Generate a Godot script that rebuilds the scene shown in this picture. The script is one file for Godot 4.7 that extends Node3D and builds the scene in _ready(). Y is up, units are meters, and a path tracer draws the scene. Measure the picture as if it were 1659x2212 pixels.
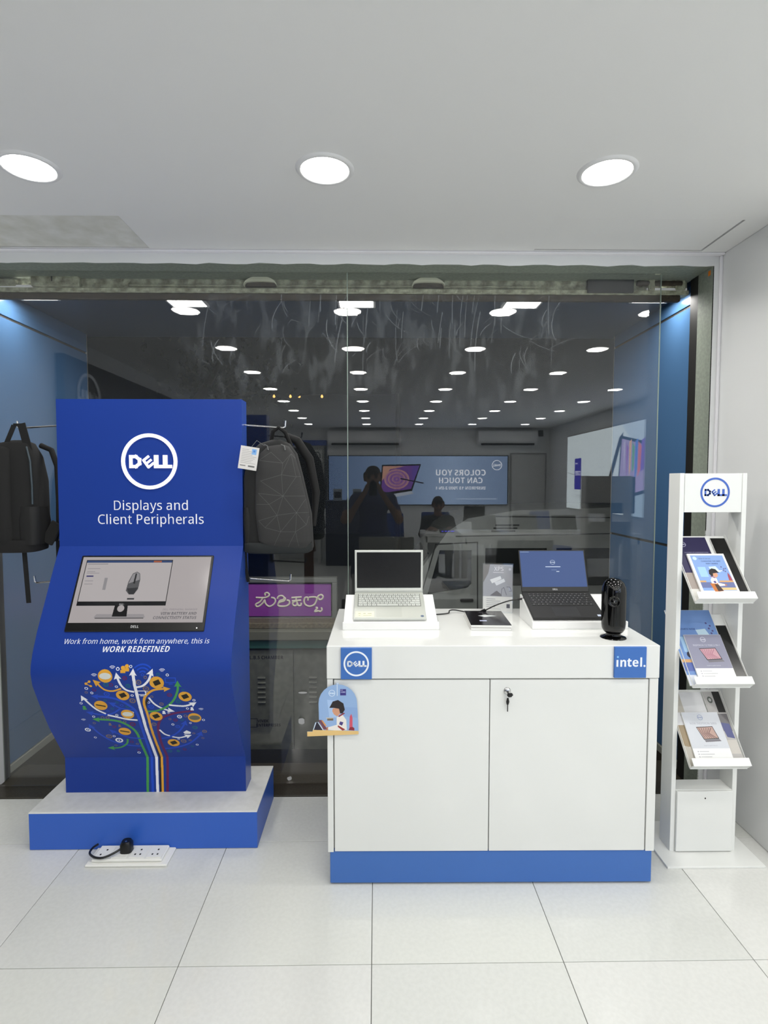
extends Node3D
# A brand showroom window seen from inside: a blue display stand, a white laptop counter and a brochure rack
# stand before a night-time glass front that mirrors the shop behind the camera.

# ------------------------------------------------------------------ mesh builder
class B:
	var v := PackedVector3Array()
	var n := PackedVector3Array()
	var uv := PackedVector2Array()
	var col := PackedColorArray()

	func tri(a: Vector3, b: Vector3, c: Vector3, na: Vector3, nb: Vector3, nc: Vector3, ua := Vector2.ZERO, ub := Vector2.ZERO, uc := Vector2.ZERO) -> void:
		if (b - a).cross(c - a).dot(na + nb + nc) < 0.0:
			v.append(a); v.append(b); v.append(c)
			n.append(na); n.append(nb); n.append(nc)
			uv.append(ua); uv.append(ub); uv.append(uc)
			return
		v.append(a); v.append(c); v.append(b)
		n.append(na); n.append(nc); n.append(nb)
		uv.append(ua); uv.append(uc); uv.append(ub)

	# a flat convex polygon turned to face along `out`
	func face(p: Array, out: Vector3) -> void:
		var nn: Vector3 = (p[1] - p[0]).cross(p[2] - p[0])
		if nn.length_squared() < 1e-16 and p.size() > 3:
			nn = (p[2] - p[0]).cross(p[3] - p[0])
		nn = nn.normalized()
		var q := p.duplicate()
		if nn.dot(out) < 0.0:
			q.reverse(); nn = -nn
		for i in range(1, q.size() - 1):
			tri(q[0], q[i], q[i + 1], nn, nn, nn)

	# a, b, c, d run counter-clockwise from the lower left; the picture stands upright on it
	func quad(a: Vector3, b: Vector3, c: Vector3, d: Vector3) -> void:
		var nn := (b - a).cross(d - a).normalized()
		tri(a, b, c, nn, nn, nn, Vector2(0, 1), Vector2(1, 1), Vector2(1, 0))
		tri(a, c, d, nn, nn, nn, Vector2(0, 1), Vector2(1, 0), Vector2(0, 0))

	func box(c: Vector3, s: Vector3, bev := 0.0, bas := Basis()) -> B:
		var h := s * 0.5
		var b := minf(bev, minf(h.x, minf(h.y, h.z)) * 0.9)
		if b <= 0.0:
			for ax in 3:
				for sg in [-1.0, 1.0]:
					var p := []
					for k in [[-1, -1], [1, -1], [1, 1], [-1, 1]]:
						var q := Vector3()
						q[ax] = sg * h[ax]; q[(ax + 1) % 3] = k[0] * h[(ax + 1) % 3]; q[(ax + 2) % 3] = k[1] * h[(ax + 2) % 3]
						p.append(c + bas * q)
					var o := Vector3(); o[ax] = sg
					face(p, bas * o)
			return self
		var pt := func(sx, sy, sz, ax):
			var sv := Vector3(sx, sy, sz)
			var q := Vector3()
			for i in 3:
				q[i] = sv[i] * (h[i] if i == ax else h[i] - b)
			return c + bas * q
		for ax in 3:
			var a1 := (ax + 1) % 3
			var a2 := (ax + 2) % 3
			for sg in [-1, 1]:
				var p := []
				for k in [[-1, -1], [1, -1], [1, 1], [-1, 1]]:
					var sv := Vector3(); sv[ax] = sg; sv[a1] = k[0]; sv[a2] = k[1]
					p.append(pt.call(sv.x, sv.y, sv.z, ax))
				var o := Vector3(); o[ax] = sg
				face(p, bas * o)
			for k in [[-1, -1], [1, -1], [1, 1], [-1, 1]]:
				var s0 := Vector3(); s0[ax] = -1; s0[a1] = k[0]; s0[a2] = k[1]
				var s1 := s0; s1[ax] = 1
				var o2 := Vector3(); o2[a1] = k[0]; o2[a2] = k[1]
				face([pt.call(s0.x, s0.y, s0.z, a1), pt.call(s1.x, s1.y, s1.z, a1), pt.call(s1.x, s1.y, s1.z, a2), pt.call(s0.x, s0.y, s0.z, a2)], bas * o2)
		for sx in [-1, 1]:
			for sy in [-1, 1]:
				for sz in [-1, 1]:
					face([pt.call(sx, sy, sz, 0), pt.call(sx, sy, sz, 1), pt.call(sx, sy, sz, 2)], bas * Vector3(sx, sy, sz))
		return self

	func mm(x0, x1, y0, y1, z0, z1, bev := 0.0) -> B:
		return box(Vector3((x0 + x1) / 2.0, (y0 + y1) / 2.0, (z0 + z1) / 2.0), Vector3(absf(x1 - x0), absf(y1 - y0), absf(z1 - z0)), bev)

	# a polygon in the xy plane of `t`, thick from z = 0 to z = depth; its front carries uv over the polygon's box
	func prism(poly: PackedVector2Array, depth: float, t := Transform3D()) -> B:
		var idx := Geometry2D.triangulate_polygon(poly)
		var lo := poly[0]
		var hi := poly[0]
		for p in poly:
			lo = lo.min(p); hi = hi.max(p)
		var ex := hi - lo
		var f := t.basis.z.normalized()
		var k := func(p: Vector2): return Vector2((p.x - lo.x) / ex.x, 1.0 - (p.y - lo.y) / ex.y)
		for i in range(0, idx.size(), 3):
			var a := poly[idx[i]]
			var b := poly[idx[i + 1]]
			var c := poly[idx[i + 2]]
			if (b - a).cross(c - a) < 0:
				var x := b; b = c; c = x
			tri(t * Vector3(a.x, a.y, depth), t * Vector3(b.x, b.y, depth), t * Vector3(c.x, c.y, depth), f, f, f, k.call(a), k.call(b), k.call(c))
			tri(t * Vector3(a.x, a.y, 0), t * Vector3(c.x, c.y, 0), t * Vector3(b.x, b.y, 0), -f, -f, -f, k.call(a), k.call(c), k.call(b))
		var area := 0.0
		for i in poly.size():
			area += poly[i].cross(poly[(i + 1) % poly.size()])
		for i in poly.size():
			var a := poly[i]
			var b := poly[(i + 1) % poly.size()]
			var d := b - a
			var o := Vector3(d.y, -d.x, 0) * signf(area)
			face([t * Vector3(a.x, a.y, 0), t * Vector3(b.x, b.y, 0), t * Vector3(b.x, b.y, depth), t * Vector3(a.x, a.y, depth)], t.basis * o)
		return self

	# a round bar along a line; r may be one number or one for each point
	func tube(p: Array, r, sides := 8) -> B:
		var up := Vector3.UP
		var d0: Vector3 = (p[1] - p[0]).normalized()
		if absf(d0.dot(up)) > 0.9:
			up = Vector3.RIGHT
		var x := d0.cross(up).normalized()
		var rings := []
		for i in p.size():
			var d: Vector3 = (p[mini(i + 1, p.size() - 1)] - p[maxi(i - 1, 0)]).normalized()
			x = (x - d * x.dot(d)).normalized()
			var y := d.cross(x)
			var ring := []
			for k in sides:
				var a := TAU * k / sides
				ring.append(x * cos(a) + y * sin(a))
			rings.append(ring)
		var rad := func(i): return r[i] if r is Array else r
		for i in p.size() - 1:
			for k in sides:
				var k2 := (k + 1) % sides
				var a: Vector3 = p[i] + rings[i][k] * rad.call(i)
				var b: Vector3 = p[i] + rings[i][k2] * rad.call(i)
				var c: Vector3 = p[i + 1] + rings[i + 1][k2] * rad.call(i + 1)
				var d: Vector3 = p[i + 1] + rings[i + 1][k] * rad.call(i + 1)
				tri(a, b, c, rings[i][k], rings[i][k2], rings[i + 1][k2])
				tri(a, c, d, rings[i][k], rings[i + 1][k2], rings[i + 1][k])
		for e in [0, p.size() - 1]:
			var q := []
			for k in sides:
				q.append(p[e] + rings[e][k] * rad.call(e))
			face(q, (p[0] - p[1]) if e == 0 else (p[e] - p[e - 1]))
		return self

	# profile of (radius, height) turned round the y axis of `t`
	func lathe(pr: Array, segs := 24, t := Transform3D(), smooth := true) -> B:
		var nr := []
		for i in pr.size():
			var a: Vector2 = pr[maxi(i - 1, 0)]
			var b: Vector2 = pr[mini(i + 1, pr.size() - 1)]
			nr.append(Vector2(b.y - a.y, a.x - b.x).normalized())
		for i in pr.size() - 1:
			var n0: Vector2 = nr[i]
			var n1: Vector2 = nr[i + 1]
			if not smooth:
				n0 = Vector2(pr[i + 1].y - pr[i].y, pr[i].x - pr[i + 1].x).normalized(); n1 = n0
			for k in segs:
				var c0 := Vector2.from_angle(-TAU * k / segs)
				var c1 := Vector2.from_angle(-TAU * (k + 1) / segs)
				var q := func(r: float, y: float, c: Vector2): return t * Vector3(r * c.x, y, r * c.y)
				var m := func(w: Vector2, c: Vector2): return (t.basis * Vector3(w.x * c.x, w.y, w.x * c.y)).normalized()
				var a = q.call(pr[i].x, pr[i].y, c0)
				var b = q.call(pr[i].x, pr[i].y, c1)
				var c = q.call(pr[i + 1].x, pr[i + 1].y, c1)
				var d = q.call(pr[i + 1].x, pr[i + 1].y, c0)
				if pr[i].x > 1e-6:
					tri(a, b, c, m.call(n0, c0), m.call(n0, c1), m.call(n1, c1))
				if pr[i + 1].x > 1e-6:
					tri(a, c, d, m.call(n0, c0), m.call(n1, c1), m.call(n1, c0))
		return self

	# rounded body from levels [y, x left, x right, z back, z front, squareness]
	func loft(lv: Array, segs := 28, t := Transform3D()) -> B:
		var rings := []
		var lo := Vector2(1e9, 1e9)
		var hi := -lo
		for l in lv:
			lo = lo.min(Vector2(l[1], l[0])); hi = hi.max(Vector2(l[2], l[0]))
			var ring := []
			for k in segs:
				var a := TAU * k / segs
				var e: float = 2.0 / l[5]
				var cx := signf(cos(a)) * pow(absf(cos(a)), e)
				var cz := signf(sin(a)) * pow(absf(sin(a)), e)
				ring.append(Vector3((l[1] + l[2]) / 2.0 + cx * (l[2] - l[1]) / 2.0, l[0], (l[3] + l[4]) / 2.0 + cz * (l[4] - l[3]) / 2.0))
			rings.append(ring)
		var nor := []
		for i in rings.size():
			var q := []
			for k in segs:
				var du: Vector3 = rings[i][(k + 1) % segs] - rings[i][(k + segs - 1) % segs]
				var dv: Vector3 = rings[mini(i + 1, rings.size() - 1)][k] - rings[maxi(i - 1, 0)][k]
				var nn := dv.cross(du).normalized()
				var out: Vector3 = rings[i][k] - Vector3((lv[i][1] + lv[i][2]) / 2.0, lv[i][0], (lv[i][3] + lv[i][4]) / 2.0)
				q.append(nn if nn.dot(out) > 0 else -nn)
			nor.append(q)
		var u := func(p: Vector3): return Vector2((p.x - lo.x) / (hi.x - lo.x), 1.0 - (p.y - lo.y) / (hi.y - lo.y))
		for i in rings.size() - 1:
			for k in segs:
				var j := (k + 1) % segs
				var p := [rings[i][k], rings[i][j], rings[i + 1][j], rings[i + 1][k]]
				var m := [nor[i][k], nor[i][j], nor[i + 1][j], nor[i + 1][k]]
				var flip: bool = (p[1] - p[0]).cross(p[2] - p[0]).dot(m[0] + m[2]) < 0
				for w in [[0, 1, 2], [0, 2, 3]]:
					var x: int = w[1]
					var y: int = w[2]
					if flip:
						x = w[2]; y = w[1]
					tri(t * p[w[0]], t * p[x], t * p[y], t.basis * m[w[0]], t.basis * m[x], t.basis * m[y], u.call(p[w[0]]), u.call(p[x]), u.call(p[y]))
		for e in [0, rings.size() - 1]:
			var up: bool = lv[e][0] > lv[rings.size() - 1 - e][0]
			var q := []
			for k in segs:
				q.append(t * rings[e][k])
			face(q, t.basis * (Vector3.UP if up else Vector3.DOWN))
		return self

	# flat bars of the given width along broken lines in the xy plane of `t`
	func strokes(lines: Array, w: float, depth: float, t := Transform3D()) -> B:
		for l in lines:
			for i in l.size() - 1:
				var a: Vector2 = l[i]
				var b: Vector2 = l[i + 1]
				var d := (b - a).normalized() * w * 0.5
				var s := Vector2(-d.y, d.x)
				var e := d if l.size() > 2 else Vector2.ZERO
				prism(PackedVector2Array([a - e - s, b + e - s, b + e + s, a - e + s]), depth, t)
		return self

	func mesh() -> ArrayMesh:
		var a := []
		a.resize(Mesh.ARRAY_MAX)
		a[Mesh.ARRAY_VERTEX] = v; a[Mesh.ARRAY_NORMAL] = n; a[Mesh.ARRAY_TEX_UV] = uv
		if col.size() == v.size():
			a[Mesh.ARRAY_COLOR] = col
		var m := ArrayMesh.new()
		m.add_surface_from_arrays(Mesh.PRIMITIVE_TRIANGLES, a)
		return m

# ------------------------------------------------------------------ print canvas
class Cv:
	var im: Image
	var w: int
	var h: int
	static var fonts := {}
	func _init(ww: int, hh: int, c: Color) -> void:
		w = ww; h = hh
		im = Image.create(w, h, false, Image.FORMAT_RGB8)
		im.fill(c)
	func rect(x, y, rw, rh, c: Color) -> void:
		im.fill_rect(Rect2i(int(x), int(y), int(rw), int(rh)), c)
	func poly(p: Array, c: Color) -> void:
		var lo := 1e9
		var hi := -1e9
		for q in p:
			lo = minf(lo, q.y); hi = maxf(hi, q.y)
		for y in range(maxi(0, int(floor(lo))), mini(h, int(ceil(hi)) + 1)):
			var yc := y + 0.5
			var xs := []
			for i in p.size():
				var a: Vector2 = p[i]
				var b: Vector2 = p[(i + 1) % p.size()]
				if (a.y <= yc) != (b.y <= yc):
					xs.append(a.x + (yc - a.y) / (b.y - a.y) * (b.x - a.x))
			xs.sort()
			for i in range(0, xs.size() - 1, 2):
				var x0 := int(round(xs[i]))
				var x1 := int(round(xs[i + 1]))
				if x1 > x0:
					im.fill_rect(Rect2i(x0, y, x1 - x0, 1), c)
	func disc(x: float, y: float, r: float, c: Color, ry := 0.0) -> void:
		var p := []
		for k in 24:
			p.append(Vector2(x + r * cos(TAU * k / 24), y + (ry if ry > 0.0 else r) * sin(TAU * k / 24)))
		poly(p, c)
	func ring(x: float, y: float, r: float, t: float, c: Color, a0 := 0.0, a1 := TAU) -> void:
		var p := []
		for k in 33:
			p.append(Vector2.from_angle(a0 + (a1 - a0) * k / 32) * r + Vector2(x, y))
		for k in 33:
			p.append(Vector2.from_angle(a1 - (a1 - a0) * k / 32) * (r - t) + Vector2(x, y))
		poly(p, c)
	func line(p: Array, t: float, c: Color) -> void:
		for i in p.size() - 1:
			var a: Vector2 = p[i]
			var b: Vector2 = p[i + 1]
			var d := (b - a).normalized() * t * 0.5
			var s := Vector2(-d.y, d.x)
			poly([a - s, b - s, b + s, a + s], c)
			if i > 0:
				disc(a.x, a.y, t * 0.5, c)
	static func font(bold: bool, serif := false) -> Font:
		var key := "%s%s" % [bold, serif]
		if not fonts.has(key):
			var f := SystemFont.new()
			f.font_names = PackedStringArray(["Droid Serif" if serif else "Droid Sans"])
			f.font_weight = 700 if bold else 400
			fonts[key] = f
		return fonts[key]
	# letters between x0 and x1 on a base line; align -1, 0 or 1 when the height is given instead
	func text(s: String, x0: float, x1: float, base: float, c: Color, bold := false, skew := 0.0, em := 0.0, align := 0) -> void:
		var tm := TextMesh.new()
		tm.font = Cv.font(bold); tm.font_size = 48; tm.pixel_size = 1.0 / 48; tm.depth = 0.0; tm.curve_step = 3.0
		tm.text = "H"
		var b0 := tm.get_aabb().position.y
		tm.text = s
		var bb := tm.get_aabb()
		var k := em if em > 0.0 else (x1 - x0) / bb.size.x
		var ox := (x0 + x1) / 2.0 - k * (bb.position.x + bb.size.x / 2.0)
		if em > 0.0 and align < 0:
			ox = x0 - k * bb.position.x
		elif em > 0.0 and align > 0:
			ox = x1 - k * (bb.position.x + bb.size.x)
		var a := tm.surface_get_arrays(0)
		var pv: PackedVector3Array = a[0]
		var id: PackedInt32Array = a[Mesh.ARRAY_INDEX]
		for i in range(0, id.size(), 3):
			var q := []
			for j in 3:
				var p := pv[id[i + j]]
				q.append(Vector2(ox + k * (p.x + skew * (p.y - b0)), base - k * (p.y - b0)))
			poly(q, c)
	# ring emblem with the four slanted-letter word in it
	func emblem(x: float, y: float, r: float, c: Color) -> void:
		ring(x, y, r, r * 0.13, c)
		for l in WORD:
			var p := []
			for q in l.slice(1):
				p.append(Vector2(x + q.x * r, y - q.y * r))
			line(p, r * l[0], c)
	func tex() -> ImageTexture:
		return ImageTexture.create_from_image(im)

# the emblem's word as strokes, for a ring of radius 1
const WORD := [
	[0.115, Vector2(-0.658, -0.182), Vector2(-0.658, 0.172), Vector2(-0.48, 0.172), Vector2(-0.352, 0.07), Vector2(-0.352, -0.08), Vector2(-0.48, -0.182), Vector2(-0.658, -0.182)],
	[0.085, Vector2(-0.225, 0.025), Vector2(-0.010, 0.195)], [0.080, Vector2(-0.135, -0.100), Vector2(0.075, 0.070)], [0.085, Vector2(-0.050, -0.220), Vector2(0.160, -0.050)],
	[0.085, Vector2(-0.222, 0.060), Vector2(-0.020, -0.226)],
	[0.16, Vector2(0.245, 0.23), Vector2(0.245, -0.24)], [0.12, Vector2(0.166, -0.18), Vector2(0.475, -0.18)],
	[0.16, Vector2(0.565, 0.23), Vector2(0.565, -0.24)], [0.12, Vector2(0.486, -0.18), Vector2(0.81, -0.18)]]

# ------------------------------------------------------------------ nodes, names and materials
var used := {}
var mats := {}

func numbered(called: String) -> String:
	var k: int = used.get(called, 0)
	used[called] = k + 1
	return called if k == 0 else "%s_%03d" % [called, k]

func tag(o: Node3D, label: String, category: String, group := "") -> Node3D:
	o.set_meta("label", label); o.set_meta("category", category)
	if group:
		o.set_meta("group", group)
	return o

func thing(called: String, label: String, category: String, at := Vector3.ZERO, turn := 0.0, group := "") -> Node3D:
	var o := Node3D.new()
	o.name = numbered(called)
	add_child(o)
	o.position = at; o.rotation.y = turn
	return tag(o, label, category, group)

func setting(called: String) -> Node3D:
	var o := Node3D.new()
	o.name = called
	add_child(o)
	o.set_meta("kind", "structure")
	return o

func part(called: String, b, m: Material, parent: Node3D) -> MeshInstance3D:
	var o := MeshInstance3D.new()
	o.name = called
	o.mesh = b.mesh() if b is B else b
	o.material_override = m
	parent.add_child(o, true)
	return o

func solo(called: String, b: B, m: Material, label: String, category: String, group := "") -> MeshInstance3D:
	var o := MeshInstance3D.new()
	o.name = numbered(called)
	o.mesh = b.mesh()
	o.material_override = m
	add_child(o)
	tag(o, label, category, group)
	return o

func built(called: String, b: B, m: Material) -> MeshInstance3D:
	var o := MeshInstance3D.new()
	o.name = called
	o.mesh = b.mesh()
	o.material_override = m
	add_child(o)
	o.set_meta("kind", "structure")
	return o

func mat(called: String, c := Color.WHITE, rough := 0.5, metal := 0.0) -> StandardMaterial3D:
	if not mats.has(called):
		var m := StandardMaterial3D.new()
		m.resource_name = called
		m.albedo_color = c; m.roughness = rough; m.metallic = metal
		mats[called] = m
	return mats[called]

func printed(called: String, cv: Cv, rough := 0.35, glow := 0.0) -> StandardMaterial3D:
	var m := mat(called, Color.WHITE, rough)
	var t := cv.tex()
	m.albedo_texture = t
	m.texture_repeat = false
	if glow > 0.0:
		m.albedo_color = Color(0.05, 0.05, 0.05)
		m.emission_enabled = true
		m.emission = Color.WHITE
		m.emission_operator = BaseMaterial3D.EMISSION_OP_MULTIPLY
		m.emission_texture = t
		m.emission_energy_multiplier = glow
	return m

func grain(m: StandardMaterial3D, lo: Color, hi: Color, freq: float, scale: float, sd: int, octaves := 4) -> void:
	var f := FastNoiseLite.new()
	f.seed = sd; f.frequency = freq; f.fractal_octaves = octaves
	var g := Gradient.new()
	g.set_color(0, lo); g.set_color(1, hi)
	var t := NoiseTexture2D.new()
	t.width = 512; t.height = 512; t.seamless = true; t.noise = f; t.color_ramp = g
	m.albedo_texture = t
	m.uv1_triplanar = true; m.uv1_world_triplanar = true
	m.uv1_scale = Vector3.ONE * scale

func words(s: String, height: float, depth: float, m: Material, parent: Node3D, at: Vector3, called := "lettering", bold := true, bas := Basis()) -> MeshInstance3D:
	var tm := TextMesh.new()
	tm.font = Cv.font(bold); tm.font_size = 48; tm.depth = depth; tm.curve_step = 2.0
	tm.pixel_size = height / 34.0
	tm.text = s
	var o := part(called, tm, m, parent)
	o.transform = Transform3D(bas, at)
	return o

# a rounded run of points through the given ones
func eased(p: Array) -> Array:
	var q := []
	for i in p.size() - 1:
		for k in 4:
			q.append(p[i].cubic_interpolate(p[i + 1], p[maxi(i - 1, 0)], p[mini(i + 2, p.size() - 1)], k / 4.0))
	q.append(p[-1])
	return q

# ring emblem as raised pieces: one ring and one word
func emblem(parent: Node3D, t: Transform3D, r: float, depth: float, m: Material) -> void:
	var b := B.new()
	b.lathe([Vector2(r * 0.87, 0), Vector2(r, 0), Vector2(r, depth), Vector2(r * 0.87, depth), Vector2(r * 0.87, 0)], 48, t * Transform3D(Basis(Vector3.RIGHT, PI / 2), Vector3.ZERO), false)
	part("emblem_ring", b, m, parent)
	var lb := B.new()
	for l in WORD:
		var p := []
		for q in l.slice(1):
			p.append(q * r)
		lb.strokes([p], r * l[0], depth, t)
	part("emblem_letters", lb, m, parent)

# closed skin round tapered bones [from, to, radius, radius, colour]; cells of size c; k blends the joints
func skin(bones: Array, c: float, k: float, out: B) -> void:
	var lo := Vector3.ONE * 1e9
	var hi := -lo
	for b in bones:
		for e in 2:
			lo = lo.min(b[e] - Vector3.ONE * (b[2 + e] + 3 * c)); hi = hi.max(b[e] + Vector3.ONE * (b[2 + e] + 3 * c))
	var nx := int((hi.x - lo.x) / c) + 2
	var ny := int((hi.y - lo.y) / c) + 2
	var nz := int((hi.z - lo.z) / c) + 2
	var fld := PackedFloat32Array()
	fld.resize(nx * ny * nz); fld.fill(1.0)
	var near := PackedFloat32Array()
	near.resize(nx * ny * nz); near.fill(1.0)
	var who := PackedInt32Array()
	who.resize(nx * ny * nz)
	for bi in bones.size():
		var a: Vector3 = bones[bi][0]
		var d: Vector3 = bones[bi][1] - a
		var ra: float = bones[bi][2]
		var rb: float = bones[bi][3]
		var l2 := maxf(d.length_squared(), 1e-9)
		var m := maxf(ra, rb) + k + 2.0 * c
		var p0 := (a.min(a + d) - Vector3.ONE * m - lo) / c
		var p1 := (a.max(a + d) + Vector3.ONE * m - lo) / c
		for z in range(maxi(0, int(p0.z)), mini(nz, int(p1.z) + 2)):
			for y in range(maxi(0, int(p0.y)), mini(ny, int(p1.y) + 2)):
				var at := (z * ny + y) * nx
				for x in range(maxi(0, int(p0.x)), mini(nx, int(p1.x) + 2)):
					var q := lo + Vector3(x, y, z) * c - a
					var h := clampf(q.dot(d) / l2, 0.0, 1.0)
					var s := (q - d * h).length() - lerpf(ra, rb, h)
					var o := fld[at + x]
					if s < near[at + x]:
						near[at + x] = s; who[at + x] = bi
					var w := maxf(k - absf(o - s), 0.0) / k
					fld[at + x] = minf(o, s) - w * w * k * 0.25
	var vid := {}
	var pos := PackedVector3Array()
	var nor := PackedVector3Array()
	var cols := PackedColorArray()
	var step := [0, 1, nx, nx + 1, nx * ny, nx * ny + 1, nx * ny + nx, nx * ny + nx + 1]
	for z in nz - 1:
		for y in ny - 1:
			for x in nx - 1:
				var at := (z * ny + y) * nx + x
				var ins := 0
				for s in step:
					if fld[at + s] < 0.0:
						ins += 1
				if ins == 0 or ins == 8:
					continue
				var sum := Vector3.ZERO
				var cnt := 0
				for e in [[0, 1], [2, 3], [4, 5], [6, 7], [0, 2], [1, 3], [4, 6], [5, 7], [0, 4], [1, 5], [2, 6], [3, 7]]:
					var f0 := fld[at + step[e[0]]]
					var f1 := fld[at + step[e[1]]]
					if (f0 < 0.0) != (f1 < 0.0):
						var u := f0 / (f0 - f1)
						var v0 := Vector3(e[0] & 1, (e[0] >> 1) & 1, e[0] >> 2)
						var v1 := Vector3(e[1] & 1, (e[1] >> 1) & 1, e[1] >> 2)
						sum += v0.lerp(v1, u); cnt += 1
				vid[at] = pos.size()
				pos.append(lo + (Vector3(x, y, z) + sum / cnt) * c)
				nor.append(Vector3(fld[at + 1] - fld[at], fld[at + nx] - fld[at], fld[at + nx * ny] - fld[at]).normalized())
				cols.append(bones[who[at]][4])
	for at in vid:
		var x: int = at % nx
		var y: int = (at / nx) % ny
		var z: int = at / (nx * ny)
		for ax in 3:
			var st: int = [1, nx, nx * ny][ax]
			var s1: int = [nx, nx * ny, 1][ax]
			var s2: int = [nx * ny, 1, nx][ax]
			var f0 := fld[at]
			var f1 := fld[at + st]
			if (f0 < 0.0) == (f1 < 0.0) or not (vid.has(at - s1) and vid.has(at - s2) and vid.has(at - s1 - s2)):
				continue
			var q := [vid[at], vid[at - s1], vid[at - s1 - s2], vid[at - s2]]
			if f0 > 0.0:
				q.reverse()
			for w in [[0, 1, 2], [0, 2, 3]]:
				out.tri(pos[q[w[0]]], pos[q[w[1]]], pos[q[w[2]]], nor[q[w[0]]], nor[q[w[1]]], nor[q[w[2]]])
				for i in [0, 2, 1]:
					out.col.append(cols[q[w[i]]])

# ------------------------------------------------------------------ measures
const EYE := 1.4988          # height of the lens
const HALL := 2.538          # ceiling height
const GLASS := -2.70         # plane of the shop window
const LEFT := -2.20
const RIGHT := 3.38
const BACK := 5.55
const PIER := 1.585

func _ready() -> void:
	look()
	shell()
	window_front()
	street()
	lamps()
	stand()
	counter()
	rack()
	back_room()
	people()

func look() -> void:
	var cam := Camera3D.new()
	cam.name = "camera"
	cam.position = Vector3(0, EYE, 0)
	cam.rotation_degrees = Vector3(-3.095, -0.806, 0)
	cam.fov = rad_to_deg(2.0 * atan(1106.0 / 1209.3))
	cam.near = 0.02
	cam.current = true
	add_child(cam)
	var we := WorldEnvironment.new()
	we.name = "surroundings"
	var e := Environment.new()
	e.background_mode = Environment.BG_COLOR
	e.background_color = Color(0.035, 0.04, 0.05)
	e.tonemap_mode = Environment.TONE_MAPPER_LINEAR
	e.tonemap_exposure = 1.0
	e.sdfgi_enabled = true; e.ssao_enabled = true; e.ssil_enabled = true
	we.environment = e
	add_child(we)

const LAMP_ENERGY := 0.29
const PANEL_ENERGY := 0.6

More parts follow.
